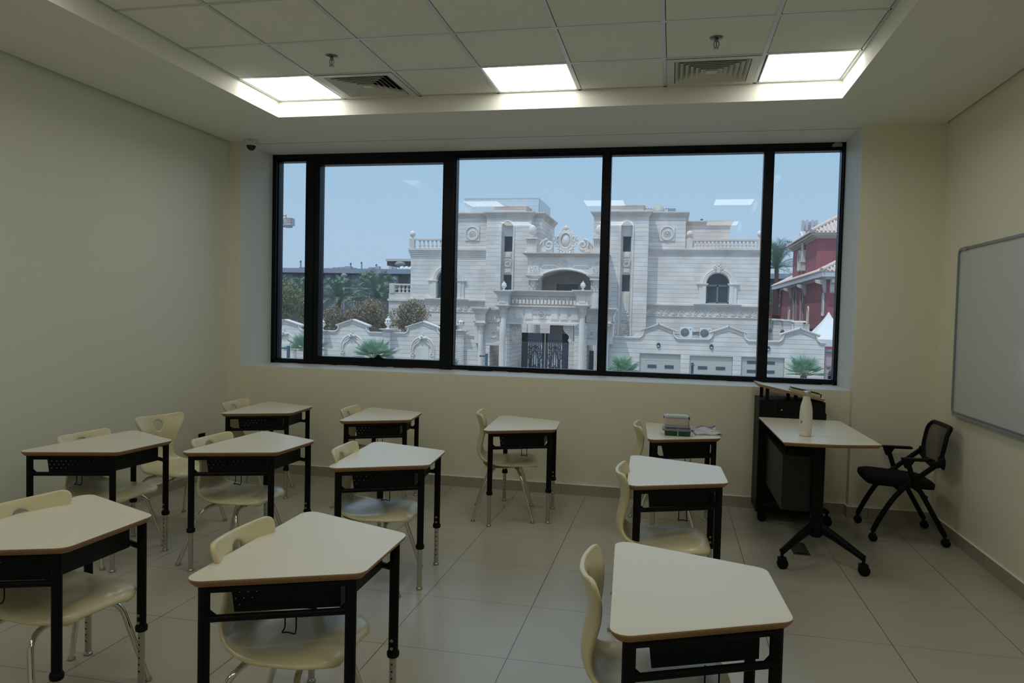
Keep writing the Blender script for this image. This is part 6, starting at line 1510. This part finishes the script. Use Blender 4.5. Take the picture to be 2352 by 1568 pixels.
# street light between the palms
Y = 80; x, z = at(790.5, 632, Y); t = thing('street_light', 'thin grey street light with a globe before the dark office block', 'street light', (x, Y, GZ)); b = MB(); b.tube([(x, Y, GZ), (x, Y, z)], 0.09, 8); b.build('pole', hz, t); b = MB(); b.sphere((x, Y, z), 0.38, 12, sz=0.7); b.build('globe', gm2, t)
# crane end
Y = 170; x0, zq = at(612, 512, Y); x1 = xx(669, 510, Y)
t = thing('tower_crane', 'counterweight end of an orange tower crane in the narrow left pane', 'crane', (x0, Y, GZ)); om = mat('crane_orange', (0.55, 0.20, 0.12), 0.6); z1, z0 = zz(655, 511, Y), zz(655, 519.5, Y)
b = MB(); xb = xx(652, 515, Y); L_ = xb-x0; n_ = 12
for z in (z0, z1): b.tube([(x0, Y, z), (xb, Y, z)], 0.13, 5); b.tube([(x0, Y+1.2, z), (xb, Y+1.2, z)], 0.13, 5)
for k in range(n_): xa = x0+L_*k/n_; b.tube([(xa, Y, z0), (xa+L_/n_/2, Y, z1), (xa+L_/n_, Y, z0)], 0.08, 4)
b.tube([(x0, Y, GZ), (x0, Y, z1+5)], 0.7, 4); b.build('jib', om, t)
b = MB(); pb(b, 651, 500, 667.5, 517, Y, 2.2); pb(b, 651.5, 516, 664, 521.5, Y+0.2, 1.8); b.build('counterweight', mat('crane_ballast', (0.42, 0.44, 0.47), 0.7), t)
b = MB(); pb(b, 640, 504, 651, 510.5, Y, 1.5); b.build('winch', gm2, t)
b = MB(); b.tube([(xx(641, 495, Y), Y, zz(641, 494.5, Y)), (xx(657, 496, Y), Y, zz(657, 495.5, Y))], 0.12, 4); b.tube([(xx(657, 496, Y), Y, zz(657, 493, Y)), (xx(657, 500, Y), Y, zz(657, 501, Y))], 0.12, 4)
for k in range(3): x = xx(668.5, 505, Y); b.tube([(x-1.2, Y, zz(668, 501+k*4.5, Y)), (x+0.2, Y, zz(668, 501+k*4.5, Y))], 0.06, 4)
b.tube([(xx(670, 505, Y), Y, zz(670, 500, Y)), (xx(669, 505, Y), Y, zz(670, 512, Y))], 0.06, 4); b.build('hoist_frame', om, t)

# ------------------------------------------------------------------ THE RED HOUSE
rh = thing('red_house', 'dark red house with terracotta tiled roofs on the right', 'building', (xx(1890, 640, 55), 55, GZ))
YR = 55.0
M['roof_tile'] = mat('terracotta_tiles', (0.60, 0.49, 0.43), 0.8, var=0.12, vscale=1.5)
eave = mat('pale_eave', (0.52, 0.47, 0.42), 0.7)
xa = xx(1875.5, 580, YR); ztp = zz(1875.5, 545.6, YR); xe = xx(2100, 580, YR); Yb = YR+11.5
b = MB(); b.box(xa, xe, YR, Yb, GZ, ztp); b.build('upper_storey', M['redwall'], rh)
# upper roof with tile rolls; eaves overhang
def tiled_roof(parent, x0, x1, y0, y1, ze, rise, run, name='tiled_roof', pitch=0.30):
    """hipped corner roof: front slope (towards the street) and left slope, with half-round tile rows"""
    b = MB(); b.add([(x0, y0, ze), (x1, y0, ze), (x1, y0+run, ze+rise), (x0+run, y0+run, ze+rise)], [(0, 1, 2, 3)]); b.add([(x0, y1, ze), (x0, y0, ze), (x0+run, y0+run, ze+rise), (x0+run, y1, ze+rise)], [(0, 1, 2, 3)])
    k = 0; x = x0+0.15
    while x < x1:
        L_ = min(run, x-x0); b.tube([(x, y0+L_*j_/10, ze+0.03+rise*L_/run*j_/10) for j_ in range(11)], [pitch*(0.36 if j_ % 2 else 0.27) for j_ in range(11)], 6); x += pitch
    y = y0+0.15
    while y < y1:
        L_ = min(run, y-y0); b.tube([(x0+L_*j_/10, y, ze+0.03+rise*L_/run*j_/10) for j_ in range(11)], [pitch*(0.36 if j_ % 2 else 0.27) for j_ in range(11)], 6); y += pitch
    b.tube([(x0, y0, ze+0.08), (x0+run, y0+run, ze+rise+0.08)], 0.17, 8)
    return b.build(name, M['roof_tile'], parent)
ov = 0.35
tiled_roof(rh, xa-ov-0.2, xe, YR-ov-0.2, Yb+0.8, zz(1871, 533, YR-0.5)+0.02, 2.6, 4.5)
b = MB(); ze = zz(1871, 533, YR-0.5); 
for k in range(3): f = k/2*ov+0.05; b.box(xa-f, xe, YR-f, Yb+0.4+f, ztp-0.05+(ze-ztp)*k/3, ztp-0.05+(ze-ztp)*(k+1)/3+0.04)
b.build('upper_eave', eave, rh)
# lower storey, further out, long
xla = xx(1899, 680, 50.5); YL0 = 50.5; YL1 = 74.0; zl = zz(1899, 636, YL0)
b = MB(); b.box(xla, xe, YL0, YL1, GZ, zl); b.build('lower_storey', M['redwall'], rh)
xo, yo, zo = xx(1887.5, 622, 49.6), 49.6, zz(1887.5, 622, 49.6)
tiled_roof(rh, xo, xe, yo, YL1+3, zo, 1.7, 3.2, pitch=0.27)
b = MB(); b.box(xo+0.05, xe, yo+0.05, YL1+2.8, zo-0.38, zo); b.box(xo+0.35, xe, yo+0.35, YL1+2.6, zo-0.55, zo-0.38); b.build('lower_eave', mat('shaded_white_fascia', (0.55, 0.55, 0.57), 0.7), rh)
def side_arch(name, xw, y, zb, hw, h, th, m1, m2=None, pointed=False):
    """arched frame on the left (-x) wall"""
    b = MB(); zs_ = zb+h-hw; pts = [(y-hw, zb), (y-hw, zs_)]+[(y-hw*math.cos(PI*k/12), zs_+hw*(1.5 if pointed else 1)*math.sin(PI*k/12)) for k in range(1, 12)]+[(y+hw, zs_), (y+hw, zb)]
    b.tube([(xw-0.04, p[0], p[1]) for p in pts]+([(xw-0.04, y-hw, zb)] if m2 else []), th, 6); o2 = b.build(name, m1, rh)
    if m2: b = MB(); b.prism(pts, xw-0.03, xw, 'x'); b.build('pane', m2, o2)
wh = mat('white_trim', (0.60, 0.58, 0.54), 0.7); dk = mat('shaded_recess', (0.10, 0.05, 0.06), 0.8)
def ywall(u, xw):    # distance at which x = xw is seen in pixel column u
    lo, hi = 30.0, 140.0
    for _ in range(50):
        m_ = (lo+hi)/2
        if xx(u, 650, m_) < xw: lo = m_
        else: hi = m_
    return (lo+hi)/2
# keep only columns right of the vanishing point
yq = ywall(1836, xa); side_arch('oval_window', xa, yq, zz(1836, 621, yq), 0.55, zz(1836, 577, yq)-zz(1836, 621, yq), 0.12, wh, M['wglass'])
yq = ywall(1846, xa); b = MB(); b.box(xa-0.25, xa, yq-0.5, yq+0.35, zz(1846, 622, yq), zz(1846, 575, yq)); b.box(xa-0.35, xa, yq-0.6, yq+0.5, zz(1846, 603, yq), zz(1846, 600, yq)); b.torus((xa-0.15, yq+1.6, zz(1846, 575, yq)), 1.6, 0.14, 'x', 20, 6, a0=PI/2, a1=PI); b.build('wall_moulding', wh, rh)
for u, vt, vb, hw in ((1829.5, 667, 741, 0.75), (1845.5, 672, 741, 0.62)):
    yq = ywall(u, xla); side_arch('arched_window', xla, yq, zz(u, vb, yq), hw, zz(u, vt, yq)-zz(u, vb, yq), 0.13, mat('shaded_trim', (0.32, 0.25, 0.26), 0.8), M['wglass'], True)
for u, vt, vb, hw in ((1816, 710, 736, 0.35), (1859.5, 709, 744, 0.30), (1893.8, 677, 725, 0.22)):
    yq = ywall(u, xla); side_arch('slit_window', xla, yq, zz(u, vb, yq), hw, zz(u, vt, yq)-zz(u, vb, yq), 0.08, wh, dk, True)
for u, v in ((1820, 665), (1853, 660), (1898, 650)):
    yq = ywall(u, xla) if u < 1897 else YL0+0.3; z = zo-0.55; b = MB(); P_ = [(xla, z), (xla-0.75, z), (xla-0.7, z-0.22), (xla-0.25, z-0.35), (xla-0.12, z-0.85), (xla, z-0.95)]; b.prism(P_, yq, yq+0.35, 'y'); b.build('eave_bracket', wh, rh)
for u in (1912,):
    b = MB(); x = xx(u, 650, YL0); z = zo-0.55; b.prism([(YL0, z), (YL0-0.75, z), (YL0-0.7, z-0.22), (YL0-0.25, z-0.35), (YL0-0.12, z-0.85), (YL0, z-0.95)], x-0.17, x+0.17, 'x'); b.build('eave_bracket', wh, rh)
b = MB(); b.box(xla-0.25, xe, YL0-0.25, YL1, zz(1880, 757, YL0), zz(1880, 750, YL0)); b.build('base_band', mat('grey_band', (0.20, 0.17, 0.20), 0.7), rh)
# red garden wall to the left of the house and a dark column
b = MB(); Y = 74; b.box(xx(1764, 730, Y), xx(1800, 730, Y), Y, Y+0.4, GZ, zz(1780, 724, Y)); b.build('garden_wall', M['redwall'], rh)
b = MB(); Y = 73; b.box(xx(1774, 700, Y), xx(1789, 700, Y), Y, Y+0.8, zz(1780, 724, Y), zz(1780, 664, Y)); b.build('brick_column', mat('dark_brick', (0.10, 0.06, 0.055), 0.9, var=0.4, vscale=8), rh)
# white crenellated wall between mansion and red house
t = thing('side_wall', 'white stone side wall with capped piers running back beside the mansion', 'wall', (10, 46, GZ)); b = MB(); c2 = MB()
xw = xx(1850, 760, 44.5)
for k, (u, vt) in enumerate(((1835, 736.5), (1808, 733.5), (1785, 732), (1769, 731))):
    Yk = 44.5+k*3.4; xk = xx(u, 745, Yk); xn = xx((1850, 1824, 1798, 1778)[k], 745, Yk); zt_ = zz(u, vt+7, Yk)
    b.box(xx(u-14, 745, Yk), xn+0.3, Yk+0.3, Yk+0.5, GZ, zz(u, vt+9, Yk)); w2 = 0.25
    b.box(xk-w2, xk+w2, Yk, Yk+0.5, GZ, zz(u, vt+3, Yk)); c2.box(xk-w2*1.6, xk+w2*1.6, Yk-0.15, Yk+0.6, zz(u, vt+3.5, Yk), zz(u, vt, Yk)); c2.box(xx(u-14, 745, Yk), xn+0.3, Yk+0.2, Yk+0.6, zz(u, vt+9, Yk), zz(u, vt+8, Yk))
b.build('masonry', M['stone_wall'], t); c2.build('capping', M['plain'], t)
for u, v in ((1769, 759), (1797, 762)): b = MB(); Y = 44.4; b.sphere((xx(u, v, Y), Y, zz(u, v, Y)), 0.12, 10, sz=1.4); b.box(xx(u, v, Y)-0.03, xx(u, v, Y)+0.03, Y, Y+0.3, zz(u, v, Y)-0.03, zz(u, v, Y)+0.03); b.build('lantern', M['iron'], t)
# phone mast
Y = 120; x, z = at(1860, 509, Y); t = thing('phone_mast', 'pale telephone mast with antennas above the red house roof', 'mast', (x, Y, GZ)); mm = mat('mast_pale', (0.45, 0.40, 0.42), 0.6); b = MB(); zb_ = zz(1860, 560, Y)
for sx, sy in ((-1, -1), (1, -1), (1, 1), (-1, 1)): b.tube([(x+sx*0.55, Y+sy*0.55, GZ), (x+sx*0.40, Y+sy*0.4, z)], 0.08, 5)
for k in range(24): za = zb_+(z-zb_)*k/24; b.tube([(x-0.45, Y-0.45, za), (x+0.45, Y-0.45, za+(z-zb_)/24)], 0.05, 4)
b.build('lattice', mm, t); b = MB()
for k in range(9):
    a = 2*PI*k/9; b.box(x+1.1*math.cos(a)-0.13, x+1.1*math.cos(a)+0.13, Y+1.1*math.sin(a)-0.1, Y+1.1*math.sin(a)+0.1, z-1.4, z+0.2); b.tube([(x, Y, z-0.6), (x+1.1*math.cos(a), Y+1.1*math.sin(a), z-0.6)], 0.04, 4)
b.build('antenna', mat('antenna_white', (0.55, 0.52, 0.55), 0.6), t)
# white tent and the pink wall at the right edge
t = thing('tent_canopy', 'white peaked tent canopy at the right edge of the window', 'tent', (xx(1921, 760, 44), 44, 0)); Y = 44.0; xc_, zp = xx(1923, 716, Y), zz(1921, 716, Y); z0 = zz(1900, 797, Y); xL_ = xx(1873, 766, Y); half = xc_-xL_
b = MB(); N = 10; ring_ = []
for j in range(N+1):
    f = j/N; rr_ = half*(f**1.25)*1.0+0.03; z = zp-(zp-z0)*0.80*f; ring_.append([(xc_+sx*rr_, Y+2.6+sy*rr_, z) for sx, sy in ((-1, -1), (0, -1), (1, -1), (1, 0), (1, 1), (0, 1), (-1, 1), (-1, 0))])
vs = [p for r_ in ring_ for p in r_]; vs += [(p[0], p[1], p[2]-(zp-z0)*0.20) for p in ring_[-1]]; b.add(vs, [(j*8+k, j*8+(k+1) % 8, (j+1)*8+(k+1) % 8, (j+1)*8+k) for j in range(N+1) for k in range(8)], 0, False); cn = b.build('canopy', mat('tent_white', (0.72, 0.72, 0.72), 0.8), t)
for sx, sy in ((-1, -1), (1, -1)): b = MB(); b.tube([(xc_+sx*half, Y+2.6+sy*half, GZ), (xc_+sx*half, Y+2.6+sy*half, z0)], 0.06, 8); b.build('pole', wh, t)
t = thing('pink_wall', 'pink rendered wall beside the garage front at the right window edge', 'wall', (xx(1910, 840, 40.2), 40.2, GZ)); Y = 40.2
b = MB(); b.box(xr+0.02, xr+26, Y, Y+0.3, GZ, zz(1905, 808, Y)); b.build('render', mat('pink_render', (0.48, 0.33, 0.34), 0.8), t)
b = MB(); b.box(xr-0.02, xr+26, Y-0.12, Y+0.4, zz(1905, 808, Y), zz(1905, 803.5, Y)); b.build('wall_cap', hz, t)
x, z = at(1903, 841, Y); b = MB(); b.lathe([(0.03, Y-0.05), (0.13, Y-0.04), (0.13, Y)], (x, 0, z), 18, axis='y'); b.build('wall_light', gm2, t)
b = MB(); R_ = 0.42; x = xx(1919, 860, Y); zq = zz(1919, 862, Y); b.lathe([(0.02, Y-0.02), (R_, Y-0.02), (R_, Y)], (x, 0, zq), 24, axis='y'); b.box(x-R_, x+R_, Y-0.02, Y, GZ, zq); b.build('arched_door', M['iron'], t)
bpy.context.view_layer.update()
